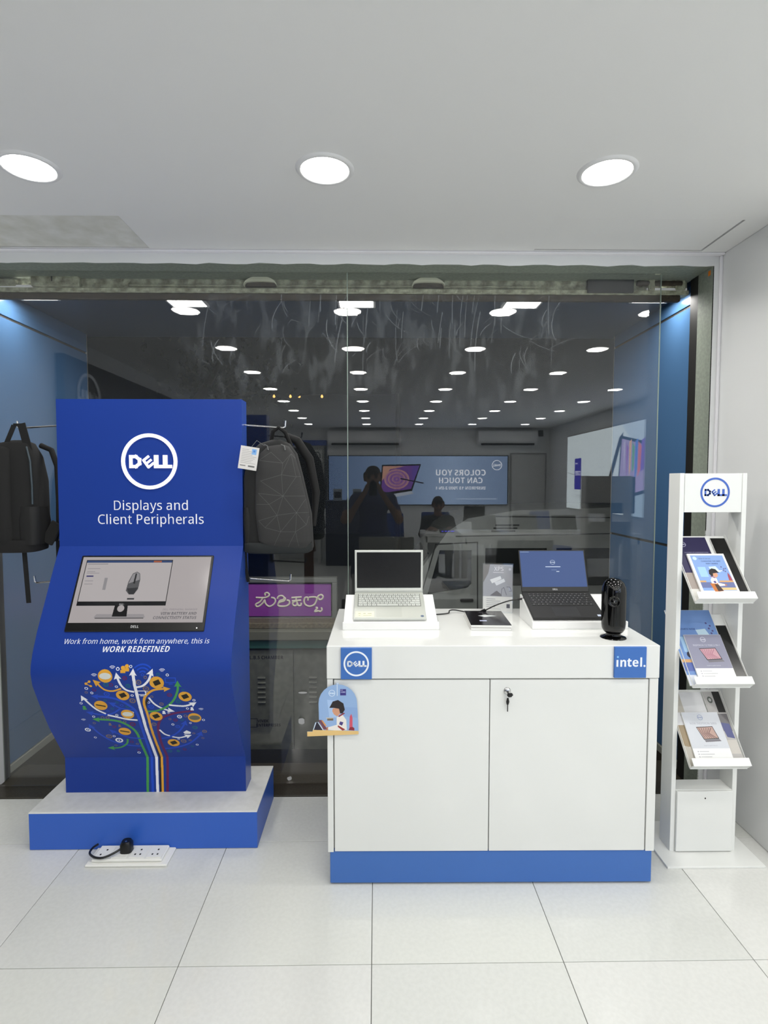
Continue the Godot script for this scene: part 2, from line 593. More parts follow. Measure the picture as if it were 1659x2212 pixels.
# ------------------------------------------------------------------ the room
func shell() -> void:
	# floor: large glossy tiles with thin open joints on a grey bed
	var fl := setting("floor")
	part("tile_bed", B.new().mm(LEFT - 0.1, RIGHT + 0.1, -0.12, -0.004, -2.6, BACK + 0.1), mat("joint_grey", Color(0.42, 0.42, 0.41), 0.8), fl)
	var tm := []
	for i in 3:
		var m := mat("floor_tile_%d" % i, Color.WHITE, 0.10)
		var c: Color = [Color(0.865, 0.87, 0.85), Color(0.855, 0.86, 0.845), Color(0.87, 0.872, 0.86)][i]
		grain(m, c, c.darkened(0.035), 0.05, 2.0, 11 + i)
		tm.append(m)
	var rng := RandomNumberGenerator.new()
	rng.seed = 4
	var cut := {}
	for i in range(-4, 7):
		for j in range(-2, 13):
			var x0 := maxf(LEFT, -0.015 + i * 0.6)
			var x1 := minf(RIGHT, -0.015 + (i + 1) * 0.6)
			var z0 := maxf(-2.597, -1.6634 + j * 0.6)
			var z1 := minf(BACK, -1.6634 + (j + 1) * 0.6)
			if x1 - x0 < 0.01 or z1 - z0 < 0.01:
				continue
			var key := "%.3f %.3f" % [x1 - x0, z1 - z0]
			if not cut.has(key):
				cut[key] = B.new().box(Vector3.ZERO, Vector3(x1 - x0 - 0.0022, 0.01, z1 - z0 - 0.0022), 0.0008).mesh()
			var o := part("tile", cut[key], tm[rng.randi() % 3], fl)
			o.position = Vector3((x0 + x1) / 2, -0.005, (z0 + z1) / 2)
	# ceiling with two access panels let into it
	var cp := mat("ceiling_paint", Color(0.945, 0.945, 0.94), 0.6)
	var ce := setting("ceiling")
	var hatches := [[-1.76, -1.008, -2.568, -2.265], [0.710, 1.470, -2.566, -2.266]]
	var b := B.new()
	var xs := [LEFT - 0.1, hatches[0][0], hatches[0][1], hatches[1][0], hatches[1][1], RIGHT + 0.1]
	var zs := [-2.72, -2.568, -2.265, BACK + 0.1]
	for i in 5:
		for j in 3:
			if j == 1 and (i == 1 or i == 3):
				continue
			b.mm(xs[i], xs[i + 1], HALL, HALL + 0.012, zs[j], zs[j + 1])
	part("plasterboard", b, cp, ce)
	part("void_lining", B.new().mm(LEFT - 0.1, RIGHT + 0.1, HALL + 0.07, HALL + 0.13, -2.75, BACK + 0.1).mm(LEFT, RIGHT, HALL + 0.012, HALL + 0.07, -2.74, -2.72), mat("void_dark", Color(0.06, 0.06, 0.06), 0.9), ce)
	var dirty := mat("soiled_board", Color.WHITE, 0.7)
	grain(dirty, Color(0.84, 0.84, 0.80), Color(0.93, 0.93, 0.915), 0.012, 1.3, 5)
	part("access_panel", B.new().mm(-1.757, -1.0095, HALL + 0.001, HALL + 0.012, -2.5585, -2.2665), dirty, ce)
	part("access_panel", B.new().mm(0.7105, 1.460, HALL + 0.0005, HALL + 0.012, -2.5545, -2.2665), cp, ce)
	# walls
	var wp := mat("wall_paint", Color(0.90, 0.905, 0.905), 0.32)
	built("wall_left", B.new().mm(LEFT - 0.12, LEFT, 0, HALL + 0.1, -2.75, BACK + 0.1), wp)
	built("wall_back", B.new().mm(LEFT, RIGHT, 0, HALL + 0.1, BACK, BACK + 0.12), wp)
	built("wall_right_rear", B.new().mm(RIGHT, RIGHT + 0.12, 0, HALL + 0.1, -2.75, BACK + 0.1), wp)
	built("wall_right", B.new().mm(PIER, PIER + 0.16, 0, HALL, -2.75, -2.10, 0.003), wp)
	b = B.new()
	b.mm(LEFT, -1.86, 0, HALL, -2.75, -2.60)
	b.mm(PIER + 0.16, RIGHT, 0, HALL, -2.75, -2.60)
	b.mm(1.546, PIER, 0, HALL, -2.72, -2.60)
	b.mm(-1.86, 1.546, 2.492, HALL, -2.72, -2.60)
	built("wall_front", b, wp)
	# ragged plaster edge over the opening
	var edge := PackedVector2Array([Vector2(-1.87, 2.536), Vector2(-1.87, 2.487)])
	for i in 60:
		var x := -1.86 + (i + 0.5) * 3.4 / 60
		edge.append(Vector2(x, 2.484 + 0.0025 * sin(i * 1.7) + rng.randf_range(-0.002, 0.002)))
	edge.append(Vector2(1.548, 2.485)); edge.append(Vector2(1.548, 2.536))
	built("trim_1", B.new().prism(edge, 0.003, Transform3D(Basis(), Vector3(0, 0, -2.60))), wp)
	# bead along the ceiling and down the corner
	var bead := mat("bead_white", Color(0.94, 0.935, 0.95), 0.3)
	built("trim_2", B.new().mm(LEFT, PIER, 2.5285, HALL, -2.60, -2.574, 0.003), bead)
	built("trim_3", B.new().mm(1.572, PIER, 0, 2.5285, -2.60, -2.588, 0.003), bead)
	# door in the rear wall, and its frame
	var dm := mat("door_grey", Color(0.80, 0.80, 0.79), 0.45)
	var d := setting("door_1")
	part("door_leaf", B.new().mm(2.645, 3.30, 0.005, 2.03, BACK - 0.03, BACK - 0.002, 0.004), dm, d)
	part("door_frame", B.new().mm(2.615, 2.64, 0, 2.06, BACK - 0.025, BACK, 0.003).mm(3.305, 3.33, 0, 2.06, BACK - 0.025, BACK, 0.003).mm(2.64, 3.305, 2.035, 2.06, BACK - 0.025, BACK, 0.003), mat("frame_grey", Color(0.62, 0.62, 0.61), 0.5), d)
	part("door_handle", B.new().tube([Vector3(2.72, 1.0, BACK - 0.03), Vector3(2.72, 1.0, BACK - 0.08), Vector3(2.84, 1.0, BACK - 0.08)], 0.009), mat("chrome", Color(0.8, 0.8, 0.8), 0.15, 1.0), d)

# ------------------------------------------------------------------ the glass front and what hangs over it
func window_front() -> void:
	var glass := mat("window_glass", Color(0.62, 0.66, 0.66, 0.012), 0.0)
	glass.transparency = BaseMaterial3D.TRANSPARENCY_ALPHA
	var lip := mat("polished_glass_edge", Color(0.60, 0.66, 0.62), 0.25)
	var wn := setting("window_1")
	var pl := part("glass_pane", B.new().box(Vector3(-0.86, 1.247, 0), Vector3(1.72, 2.474, 0.010)), glass, wn)
	pl.position = Vector3(-0.138, 0, GLASS - 0.004)
	pl.rotation_degrees.y = 0.26
	var pr := part("glass_pane", B.new().box(Vector3(0.744, 1.247, 0), Vector3(1.488, 2.474, 0.010)), glass, wn)
	pr.position = Vector3(-0.133, 0, GLASS)
	part("pane_edge", B.new().mm(-0.1375, -0.1340, 0.01, 2.484, GLASS - 0.007, GLASS + 0.006, 0.001), lip, wn)
	part("pane_edge", B.new().mm(1.3555, 1.3575, 0.01, 2.484, GLASS - 0.005, GLASS + 0.005, 0.0008), lip, wn)
	# dried cleaning smears on the inner face of the glass
	var im := Image.create(1024, 512, false, Image.FORMAT_RGBA8)
	im.fill(Color(1, 1, 1, 0))
	var rng := RandomNumberGenerator.new()
	rng.seed = 21
	var nz := FastNoiseLite.new()
	nz.seed = 3; nz.frequency = 0.02
	for y in 512:
		for x in 1024:
			var s := nz.get_noise_2d(x, y * 0.22) + 0.35 * nz.get_noise_2d(x * 3.0 + 500, y * 0.5)
			var edge := minf(1.0, minf(x, 1023 - x) / 120.0) * minf(1.0, (511 - y) / 200.0)
			im.set_pixel(x, y, Color(0.9, 0.93, 0.95, clampf((s - 0.05) * 0.14, 0.0, 0.045) * edge))
	for i in 130:
		var c := Vector2(rng.randf_range(80, 960), rng.randf_range(0, 300))
		var rr := rng.randf_range(40, 190)
		var a0 := rng.randf_range(1.8, 3.9)
		var al := rng.randf_range(0.10, 0.28)
		var turn := rng.randf_range(0.3, 0.8)
		if i % 3 == 0:
			rr = 1500.0; turn = rng.randf_range(0.05, 0.16); a0 = PI + rng.randf_range(-0.06, 0.06)
		for k in int(rr * turn):
			var p := c + Vector2.from_angle(a0 + turn * k / (rr * turn)) * rr - Vector2.from_angle(a0) * rr
			if p.x > 0 and p.x < 1022 and p.y > 0 and p.y < 511:
				im.set_pixel(int(p.x), int(p.y), Color(0.9, 0.93, 0.95, al * rng.randf_range(0.4, 1.0)))
				im.set_pixel(int(p.x) + 1, int(p.y), Color(0.9, 0.93, 0.95, al * rng.randf_range(0.2, 0.7)))
	var dust := mat("dried_smears", Color(1, 1, 1), 0.9)
	dust.transparency = BaseMaterial3D.TRANSPARENCY_ALPHA
	dust.albedo_texture = ImageTexture.create_from_image(im)
	dust.texture_repeat = false
	var sm := B.new()
	sm.quad(Vector3(-1.0, 1.75, GLASS + 0.0066), Vector3(1.0, 1.75, GLASS + 0.0066), Vector3(1.0, 2.38, GLASS + 0.0066), Vector3(-1.0, 2.38, GLASS + 0.0066))
	part("cleaning_smears", sm, dust, wn)
	# reveal and sill
	var old := mat("old_green_paint", Color.WHITE, 0.6)
	grain(old, Color(0.50, 0.53, 0.49), Color(0.58, 0.61, 0.56), 0.03, 3.0, 9)
	built("trim_4", B.new().mm(-1.86, 1.548, 2.485, 2.492, -2.82, -2.60), old)
	built("trim_5", B.new().mm(1.544, 1.550, 0, 2.486, -2.715, -2.60), old)
	built("trim_6", B.new().mm(-1.868, -1.862, 0, 2.486, -2.76, -2.60), old)
	var dk := mat("dark_frame", Color(0.10, 0.10, 0.095), 0.5)
	built("trim_7", B.new().mm(1.544, 1.562, 0, 2.486, -2.78, -2.715).mm(-1.872, -1.862, 0, 2.486, -2.80, -2.76), dk)
	var gran := mat("brown_granite", Color.WHITE, 0.35)
	grain(gran, Color(0.17, 0.16, 0.13), Color(0.29, 0.27, 0.22), 0.06, 3.0, 15)
	built("trim_8", B.new().mm(-1.87, 1.56, -0.08, 0.004, -2.72, -2.60, 0.002), gran)
	tag(solo_at("orange_sticker", B.new().mm(-0.009, 0.009, -0.011, 0.011, -0.0006, 0.0006), mat("orange_tape", Color(0.90, 0.50, 0.08), 0.5), Vector3(1.5437, 2.462, -2.626), PI / 2), "small orange sticker high on the green window reveal", "sticker")
	# the old shutter beam behind the top of the glass
	var paint := mat("peeling_cream_paint", Color.WHITE, 0.7)
	grain(paint, Color(0.40, 0.40, 0.33), Color(0.76, 0.78, 0.68), 0.010, 3.2, 31, 6)
	var pm := NoiseTexture2D.new()
	var pn := FastNoiseLite.new()
	pn.seed = 8; pn.frequency = 0.03
	pm.width = 256; pm.height = 256; pm.seamless = true; pm.as_normal_map = true; pm.noise = pn
	paint.normal_enabled = true; paint.normal_texture = pm; paint.normal_scale = 0.8
	var rust := mat("rusty_brown", Color.WHITE, 0.8)
	grain(rust, Color(0.16, 0.14, 0.11), Color(0.29, 0.25, 0.20), 0.03, 2.0, 17)
	var bm := thing("shutter_beam", "paint-peeled cream metal shutter beam across the top of the glass", "beam", Vector3(0, 2.388, -2.80))
	part("beam_body", B.new().mm(-1.86, 1.54, 0.045, 0.125, -0.03, 0.0, 0.006), paint, bm)
	part("beam_flange", B.new().mm(-1.86, 1.54, 0.028, 0.052, -0.03, 0.016, 0.004), paint, bm)
	part("bottom_lip", B.new().mm(-1.86, 1.50, -0.002, 0.028, -0.015, 0.010, 0.003), rust, bm)
	part("ridge", B.new().mm(-1.20, 0.80, 0.060, 0.070, 0.0, 0.010, 0.003), paint, bm)
	var lb := part("lock_box", B.new().mm(-1.66, -1.43, 0.050, 0.118, 0.0, 0.030, 0.004), paint, bm)
	part("keyhole", B.new().mm(-1.562, -1.556, 0.074, 0.098, 0.029, 0.0312), dk, lb)
	part("latch_plate", B.new().mm(-1.86, -1.74, 0.055, 0.088, 0.0, 0.02, 0.003).mm(-1.80, -1.70, 0.098, 0.125, 0.0, 0.015, 0.003), paint, bm)
	for x in [-0.56, 0.255]:
		var arc := PackedVector2Array()
		var back := PackedVector2Array()
		for k in 17:
			arc.append(Vector2(0.080 * cos(PI * k / 16), 0.044 * sin(PI * k / 16)))
			back.append(Vector2(0.074 * cos(PI * k / 16), 0.034 * sin(PI * k / 16)))
		for k in 17:
			arc.append(Vector2(-0.072 * cos(PI * k / 16), 0.012 + 0.008 * sin(PI * k / 16)))
		part("roller", B.new().prism(arc, 0.040, Transform3D(Basis(), Vector3(x, 0.058, -0.004))), mat("roller_cream", Color(0.80, 0.81, 0.72), 0.5), bm)
		part("roller_recess", B.new().prism(back, 0.020, Transform3D(Basis(), Vector3(x, 0.058, 0.0))), rust, bm)
	part("motor_cover", B.new().mm(1.035, 1.262, 0.034, 0.118, 0.0, 0.026, 0.004), mat("charcoal_cover", Color(0.20, 0.20, 0.20), 0.6), bm)
	part("bracket", B.new().mm(1.30, 1.47, 0.092, 0.118, 0.0, 0.018, 0.003).mm(1.335, 1.365, 0.045, 0.100, 0.0, 0.028, 0.004).mm(1.47, 1.52, 0.05, 0.118, 0, 0.02, 0.004), paint, bm)
	part("slide_bolt", B.new().tube([Vector3(1.28, 0.082, 0.016), Vector3(1.50, 0.082, 0.016)], 0.012, 10), rust, bm)
	# torn paper left on the glass
	var scrap := mat("paper_scrap", Color(0.92, 0.92, 0.90), 0.8)
	for s in [[-0.360, 0.468, 0.022, 0.005, 0, "short strip of white tape stuck on the glass beside the counter"], [-0.366, 0.325, 0.018, 0.018, 1, "torn white paper scrap stuck to the glass beside the wobbler card"], [-0.428, 0.037, 0.012, 0.011, 1, "small torn paper scrap low on the glass by the blue base"]]:
		var p := PackedVector2Array()
		for k in 10:
			var a: float = TAU * k / 10
			var j := rng.randf_range(0.72, 1.1) if s[4] == 1 else 1.0
			p.append(Vector2(cos(a) * s[2] * j, sin(a) * s[3] * j))
		var o := solo("paper_scrap", B.new().prism(p, 0.0004), scrap, s[5], "paper scrap")
		o.position = Vector3(s[0], s[1], GLASS + 0.0068)

func solo_at(called: String, b: B, m: Material, at: Vector3, turn := 0.0) -> MeshInstance3D:
	var o := MeshInstance3D.new()
	o.name = numbered(called)
	o.mesh = b.mesh()
	o.material_override = m
	add_child(o)
	o.position = at; o.rotation.y = turn
	return o

# ------------------------------------------------------------------ outside
const CARVE := [
	[[95, 238, 175, 240, 215, 228, 226, 208, 208, 190, 184, 198, 188, 218], [160, 246, 135, 280, 94, 304, 100, 326, 128, 322, 166, 288, 180, 262, 190, 300, 222, 326, 262, 312, 286, 276, 276, 246, 244, 238]],
	[[305, 250, 318, 228, 350, 220, 372, 238, 362, 262, 335, 268, 318, 290, 312, 318, 345, 326, 395, 322, 424, 298, 420, 270, 398, 266], [318, 290, 345, 280, 372, 272, 385, 250, 372, 238]],
	[[445, 240, 545, 234], [492, 240, 488, 262], [450, 272, 540, 266], [488, 272, 458, 290, 462, 316, 490, 318, 500, 292, 494, 272], [500, 292, 512, 318, 536, 316, 540, 290]],
	[[606, 268, 606, 240, 580, 240, 568, 270, 578, 306, 616, 326, 660, 316, 684, 284, 694, 246, 668, 234, 616, 238], [694, 250, 712, 222, 740, 212, 756, 232, 742, 256, 716, 258, 712, 240], [682, 340, 700, 345, 672, 378, 712, 372], [736, 338, 744, 362, 728, 378, 712, 372]]]

func street() -> void:
	var gran := mat("brown_granite")
	var dark := mat("street_stone", Color.WHITE, 0.7)
	grain(dark, Color(0.16, 0.155, 0.14), Color(0.24, 0.235, 0.21), 0.05, 2.0, 41)
	built("landing", B.new().mm(-1.95, 1.75, -0.10, -0.004, -2.93, -2.72, 0.004).mm(-1.95, 1.75, -0.2, -0.10, -2.92, -2.72), gran)
	built("step", B.new().mm(-3, 3, -0.6, -0.20, -3.25, -2.72, 0.004), dark)
	built("street", B.new().mm(-14, 14, -0.75, -0.55, -22, -3.2), mat("asphalt", Color(0.10, 0.10, 0.10), 0.9))
	# blue cladding on both sides of the entrance recess, and over it
	var acp := mat("blue_cladding", Color(0.275, 0.41, 0.56), 0.22)
	acp.clearcoat_enabled = true
	acp.clearcoat = 0.6
	acp.clearcoat_roughness = 0.25
	var joint := mat("cladding_joint", Color(0.20, 0.205, 0.20), 0.6)
	for s in [-1, 1]:
		var x: float = -1.872 if s < 0 else 1.562
		var w := setting("wall_outside_left" if s < 0 else "wall_outside_right")
		var jt := 2.322 if s < 0 else 2.365
		for yy in [[0.055, 1.150], [1.164, jt], [jt + 0.013, 2.47]]:
			part("cladding_panel", B.new().mm(x, x + s * 0.02, yy[0], yy[1], -3.70, -2.785, 0.0012), acp, w)
		part("joint_backing", B.new().mm(x + s * 0.006, x + s * 0.12, -0.55, 2.47, -3.695, -2.785), joint, w)
		part("stone_skirting", B.new().mm(x - s * 0.006, x + s * 0.02, 0.012, 0.052, -3.70, -2.785, 0.002), mat("pale_skirting", Color(0.55, 0.56, 0.52), 0.6), w)
		part("stone_foot", B.new().mm(x - s * 0.002, x + s * 0.02, -0.5, 0.012, -3.70, -2.785), gran, w)
		part("end_trim", B.new().mm(x, x + s * 0.125, -0.5, 2.47, -3.708, -3.700), mat("silver_trim", Color(0.72, 0.72, 0.70), 0.4, 0.6), w)
	var so := setting("ceiling_outside")
	part("cladding_panel", B.new().mm(-2.1, 1.8, 2.45, 2.50, -3.76, -2.83), mat("navy_cladding", Color(0.24, 0.30, 0.40), 0.3), so)
	part("fascia_back", B.new().mm(-2.4, 3.5, 2.50, 3.6, -3.76, -2.72), mat("cladding_joint"), so)
	# meter cupboards of the building next door, with a ledge on top
	var grey := mat("meter_grey", Color.WHITE, 0.55)
	grain(grey, Color(0.36, 0.37, 0.345), Color(0.44, 0.45, 0.42), 0.02, 1.5, 51)
	var mz := -4.2
	var mc := thing("meter_cupboard", "grey steel meter cupboard with louvres seen through the glass", "cupboard", Vector3(-0.7, -0.55, mz))
	part("body", B.new().mm(-1.0, 1.05, 0, 0.79, -0.55, -0.16).mm(-1.0, -0.63, 0, 0.79, -0.16, -0.02).mm(0.67, 1.05, 0, 0.79, -0.16, -0.02).mm(-0.63, 0.67, 0.775, 0.79, -0.16, -0.02), grey, mc)
	for dr in [[-0.62, 0.066, -0.20, -0.145], [0.074, 0.66, 0.19, 0.245]]:
		var db := B.new().mm(dr[0], dr[2], 0.0, 0.772, -0.02, 0.0).mm(dr[3], dr[1], 0.0, 0.772, -0.02, 0.0)
		db.mm(dr[2], dr[3], 0.0, 0.355, -0.02, 0.0).mm(dr[2], dr[3], 0.568, 0.772, -0.02, 0.0)
		for i in 6:
			db.mm(dr[2], dr[3], 0.3693 + i * 0.038 - 0.0, 0.393 + i * 0.038 - (0.0 if i < 5 else 0.015), -0.02, 0.0)
		var dn := part("door", db, grey, mc)
		for i in 6:
			part("louvre", B.new().box(Vector3((dr[2] + dr[3]) / 2.0, 0.371 + i * 0.038, 0.004), Vector3(0.060, 0.004, 0.022), 0.001, Basis(Vector3.RIGHT, 0.5)), grey, dn)
	var ink := mat("black_stencil", Color(0.05, 0.05, 0.05), 0.7)
	words("L.B.S CHAMBER", 0.025, 0.001, ink, mc, Vector3(-0.135, 0.715, 0.001))
	words("VIVEK", 0.021, 0.001, ink, mc, Vector3(-0.165, 0.222, 0.001))
	words("ENTERPRISES", 0.021, 0.001, ink, mc, Vector3(-0.125, 0.190, 0.001))
	part("stencil_box", B.new().strokes([[Vector2(-0.27, 0.175), Vector2(-0.21, 0.175), Vector2(-0.21, 0.24), Vector2(-0.27, 0.24), Vector2(-0.27, 0.175)]], 0.004, 0.001), ink, mc)
	part("ledge", B.new().mm(-1.05, 1.1, 0.79, 0.86, -0.60, 0.03, 0.006), mat("teal_paint", Color(0.16, 0.34, 0.31), 0.6), mc)
	part("ledge_top", B.new().mm(-1.05, 1.1, 0.86, 0.935, -0.60, 0.06, 0.008), mat("ledge_cement", Color(0.40, 0.40, 0.35), 0.8), mc)
	var timber := mat("weathered_timber", Color.WHITE, 0.8)
	grain(timber, Color(0.34, 0.31, 0.25), Color(0.50, 0.46, 0.38), 0.04, 2.0, 61)
	solo("timber_plank", B.new().mm(-1.6, -0.28, 0.385, 0.43, -4.36, -4.20, 0.006), timber, "weathered timber plank lying on the ledge below the purple sign", "plank")
	# purple pharmacy sign
	var sg := thing("pharmacy_sign", "purple sign with cream local-script letters in a grey frame", "sign", Vector3(-0.66, 0.385, -4.48))
	part("sign_face", B.new().mm(-0.6, 0.295, 0.03, 0.29, -0.03, 0.0), mat("purple_sign", Color(0.56, 0.25, 0.64), 0.4), sg)
	part("sign_frame", B.new().mm(-0.64, 0.345, 0.305, 0.345, -0.05, 0.02, 0.004).mm(0.305, 0.345, 0, 0.305, -0.05, 0.02, 0.004).mm(-0.64, 0.305, 0, 0.022, -0.05, 0.02, 0.004), mat("frame_alloy", Color(0.52, 0.53, 0.51), 0.4, 0.4), sg)
	var cream := mat("cream_letters", Color(0.97, 0.95, 0.86), 0.5)
	for g in CARVE:
		var lb := B.new()
		for l in g:
			var p := []
			for i in range(0, l.size(), 2):
				p.append(Vector2((l[i] - 430.0) * 0.0008175 - 0.035, (260.0 - l[i + 1]) * 0.0008175 + 0.164))
			var q := []
			for i in p.size() - 1:
				for k in 4:
					var c := _curve(p, i, k / 4.0)
					q.append(Vector3(c.x, c.y, 0.0))
			q.append(Vector3(p[-1].x, p[-1].y, 0.0))
			lb.tube(q, 0.0074, 8)
		part("letter", lb, cream, sg)
	van()
	tree()
	var glow := mat("warm_bulb", Color(1, 0.8, 0.5), 0.5)
	glow.emission_enabled = true; glow.emission = Color(1.0, 0.78, 0.42); glow.emission_energy_multiplier = 1.6
	var sl := thing("string_lights", "string of tiny warm bulbs across the dark street", "string lights", Vector3(-1.25, -0.55, -9.0))
	part("pole", B.new().tube([Vector3(-1.6, 0, 0), Vector3(-1.6, 3.45, 0)], 0.04), mat("bark"), sl)
	part("pole", B.new().tube([Vector3(1.6, 0, 0), Vector3(1.6, 3.45, 0)], 0.04), mat("bark"), sl)
	part("wire", B.new().tube([Vector3(-1.6, 3.43, 0), Vector3(0, 3.425, 0), Vector3(1.6, 3.43, 0)], 0.006, 6), mat("black_plastic", Color(0.03, 0.03, 0.03), 0.4), sl)
	for x in [-0.37, 0.03, 0.39, -0.11]:
		part("bulb", B.new().lathe([Vector2(0, -0.022), Vector2(0.016, -0.014), Vector2(0.021, 0), Vector2(0.014, 0.016), Vector2(0.006, 0.03), Vector2(0, 0.03)], 10, Transform3D(Basis(), Vector3(x, 3.40, 0))), glow, sl)

func van() -> void:
	var paint := mat("van_white", Color.WHITE, 0.35)
	grain(paint, Color(0.60, 0.62, 0.60), Color(0.66, 0.68, 0.66), 0.01, 1.0, 71)
	var v := thing("parked_van", "white delivery van parked beyond the glass behind the laptops", "van", Vector3(0.30, -0.55, -5.6))
	# side view outline, nose to the left
	var o := PackedVector2Array([Vector2(0.02, 0.30), Vector2(0.0, 0.55), Vector2(0.05, 0.95), Vector2(0.16, 1.18), Vector2(0.42, 1.55), Vector2(0.62, 1.68), Vector2(1.1, 1.76), Vector2(2.1, 1.79), Vector2(2.9, 1.75), Vector2(3.0, 1.6), Vector2(3.05, 0.4), Vector2(2.95, 0.28), Vector2(0.2, 0.24)])
	part("body", B.new().prism(o, 1.45, Transform3D(Basis(), Vector3(0, 0, -1.45))), paint, v)
	var gl := mat("van_glass", Color(0.05, 0.06, 0.06), 0.12)
	part("window", B.new().prism(PackedVector2Array([Vector2(0.22, 0.92), Vector2(0.62, 0.98), Vector2(0.66, 1.02), Vector2(0.66, 1.36), Vector2(0.34, 1.36)]), 0.006, Transform3D(Basis(), Vector3(0, 0, 0))), gl, v)
	part("window", B.new().prism(PackedVector2Array([Vector2(0.80, 1.0), Vector2(1.42, 1.0), Vector2(1.42, 1.38), Vector2(0.80, 1.38)]), 0.006), gl, v)
	part("window", B.new().prism(PackedVector2Array([Vector2(1.52, 1.0), Vector2(2.3, 1.0), Vector2(2.3, 1.38), Vector2(1.52, 1.38)]), 0.006), gl, v)
	part("windscreen", B.new().prism(PackedVector2Array([Vector2(-0.02, 1.2), Vector2(0.03, 1.2), Vector2(0.47, 1.66), Vector2(0.42, 1.66)]), 1.1, Transform3D(Basis(), Vector3(0.11, -0.06, -1.28))), gl, v)
	var seam := mat("van_seam", Color(0.16, 0.17, 0.16), 0.7)
	part("door_seam", B.new().strokes([[Vector2(0.18, 0.40), Vector2(0.14, 0.86), Vector2(0.30, 1.42), Vector2(0.72, 1.44), Vector2(0.73, 0.45), Vector2(0.62, 0.34), Vector2(0.24, 0.34), Vector2(0.18, 0.40)]], 0.012, 0.003), seam, v)
	part("side_seam", B.new().strokes([[Vector2(0.5, 1.50), Vector2(2.9, 1.54)], [Vector2(0.9, 1.70), Vector2(2.8, 1.68)]], 0.012, 0.003), seam, v)
	part("vent_grille", B.new().mm(0.86, 1.10, 1.545, 1.56, 0, 0.006).mm(0.88, 1.12, 1.575, 1.59, 0, 0.006).mm(0.90, 1.14, 1.605, 1.62, 0, 0.006), seam, v)
	part("door_handle", B.new().mm(0.55, 0.68, 0.84, 0.87, 0, 0.03, 0.006), mat("black_plastic", Color(0.03, 0.03, 0.03), 0.4), v)
	part("door_emblem", B.new().lathe([Vector2(0.055, 0), Vector2(0.085, 0), Vector2(0.085, 0.004), Vector2(0.055, 0.004), Vector2(0.055, 0)], 28, Transform3D(Basis(Vector3.RIGHT, PI / 2), Vector3(0.50, 0.66, 0)), false), mat("emblem_blue", Color(0.10, 0.14, 0.35), 0.5), v)
	for x in [0.62, 2.45]:
		part("wheel", B.new().lathe([Vector2(0, -0.1), Vector2(0.26, -0.1), Vector2(0.29, -0.06), Vector2(0.29, 0.06), Vector2(0.26, 0.1), Vector2(0.18, 0.11), Vector2(0.16, 0.08), Vector2(0, 0.09)], 24, Transform3D(Basis(Vector3.RIGHT, PI / 2), Vector3(x, 0.29, -0.08)), false), mat("tyre", Color(0.04, 0.04, 0.04), 0.8), v)

func tree() -> void:
	var t := thing("street_tree", "dim leafy branch of a street tree in the dark", "tree", Vector3(-2.1, -0.55, -6.2))
	part("trunk", B.new().tube([Vector3(0, 0, 0), Vector3(0.05, 1.6, 0), Vector3(-0.02, 2.6, 0.1), Vector3(0.5, 3.3, 0.3)], [0.11, 0.09, 0.07, 0.03]), mat("bark", Color(0.16, 0.13, 0.10), 0.9), t)
	part("branch", B.new().tube([Vector3(-0.02, 2.5, 0.1), Vector3(0.4, 2.85, 0.3), Vector3(0.9, 2.95, 0.5)], [0.05, 0.03, 0.012]), mat("bark"), t)
	var leaf := mat("dark_leaf", Color(0.15, 0.18, 0.10), 0.6)
	var rng := RandomNumberGenerator.new()
	rng.seed = 77
	var b := B.new()
	for i in 420:
		var c := Vector3(rng.randfn(0.55, 0.33), rng.randfn(3.1, 0.22), rng.randfn(0.35, 0.25))
		var bs := Basis.from_euler(Vector3(rng.randf_range(-1, 1), rng.randf_range(0, TAU), rng.randf_range(-1, 1)))
		var s := rng.randf_range(0.04, 0.075)
		b.face([c, c + bs * Vector3(s * 0.35, s * 0.5, 0.004), c + bs * Vector3(0, s * 1.2, 0), c + bs * Vector3(-s * 0.35, s * 0.5, 0.004)], bs.z)
	part("foliage", b, leaf, t).set_meta("kind", "stuff")

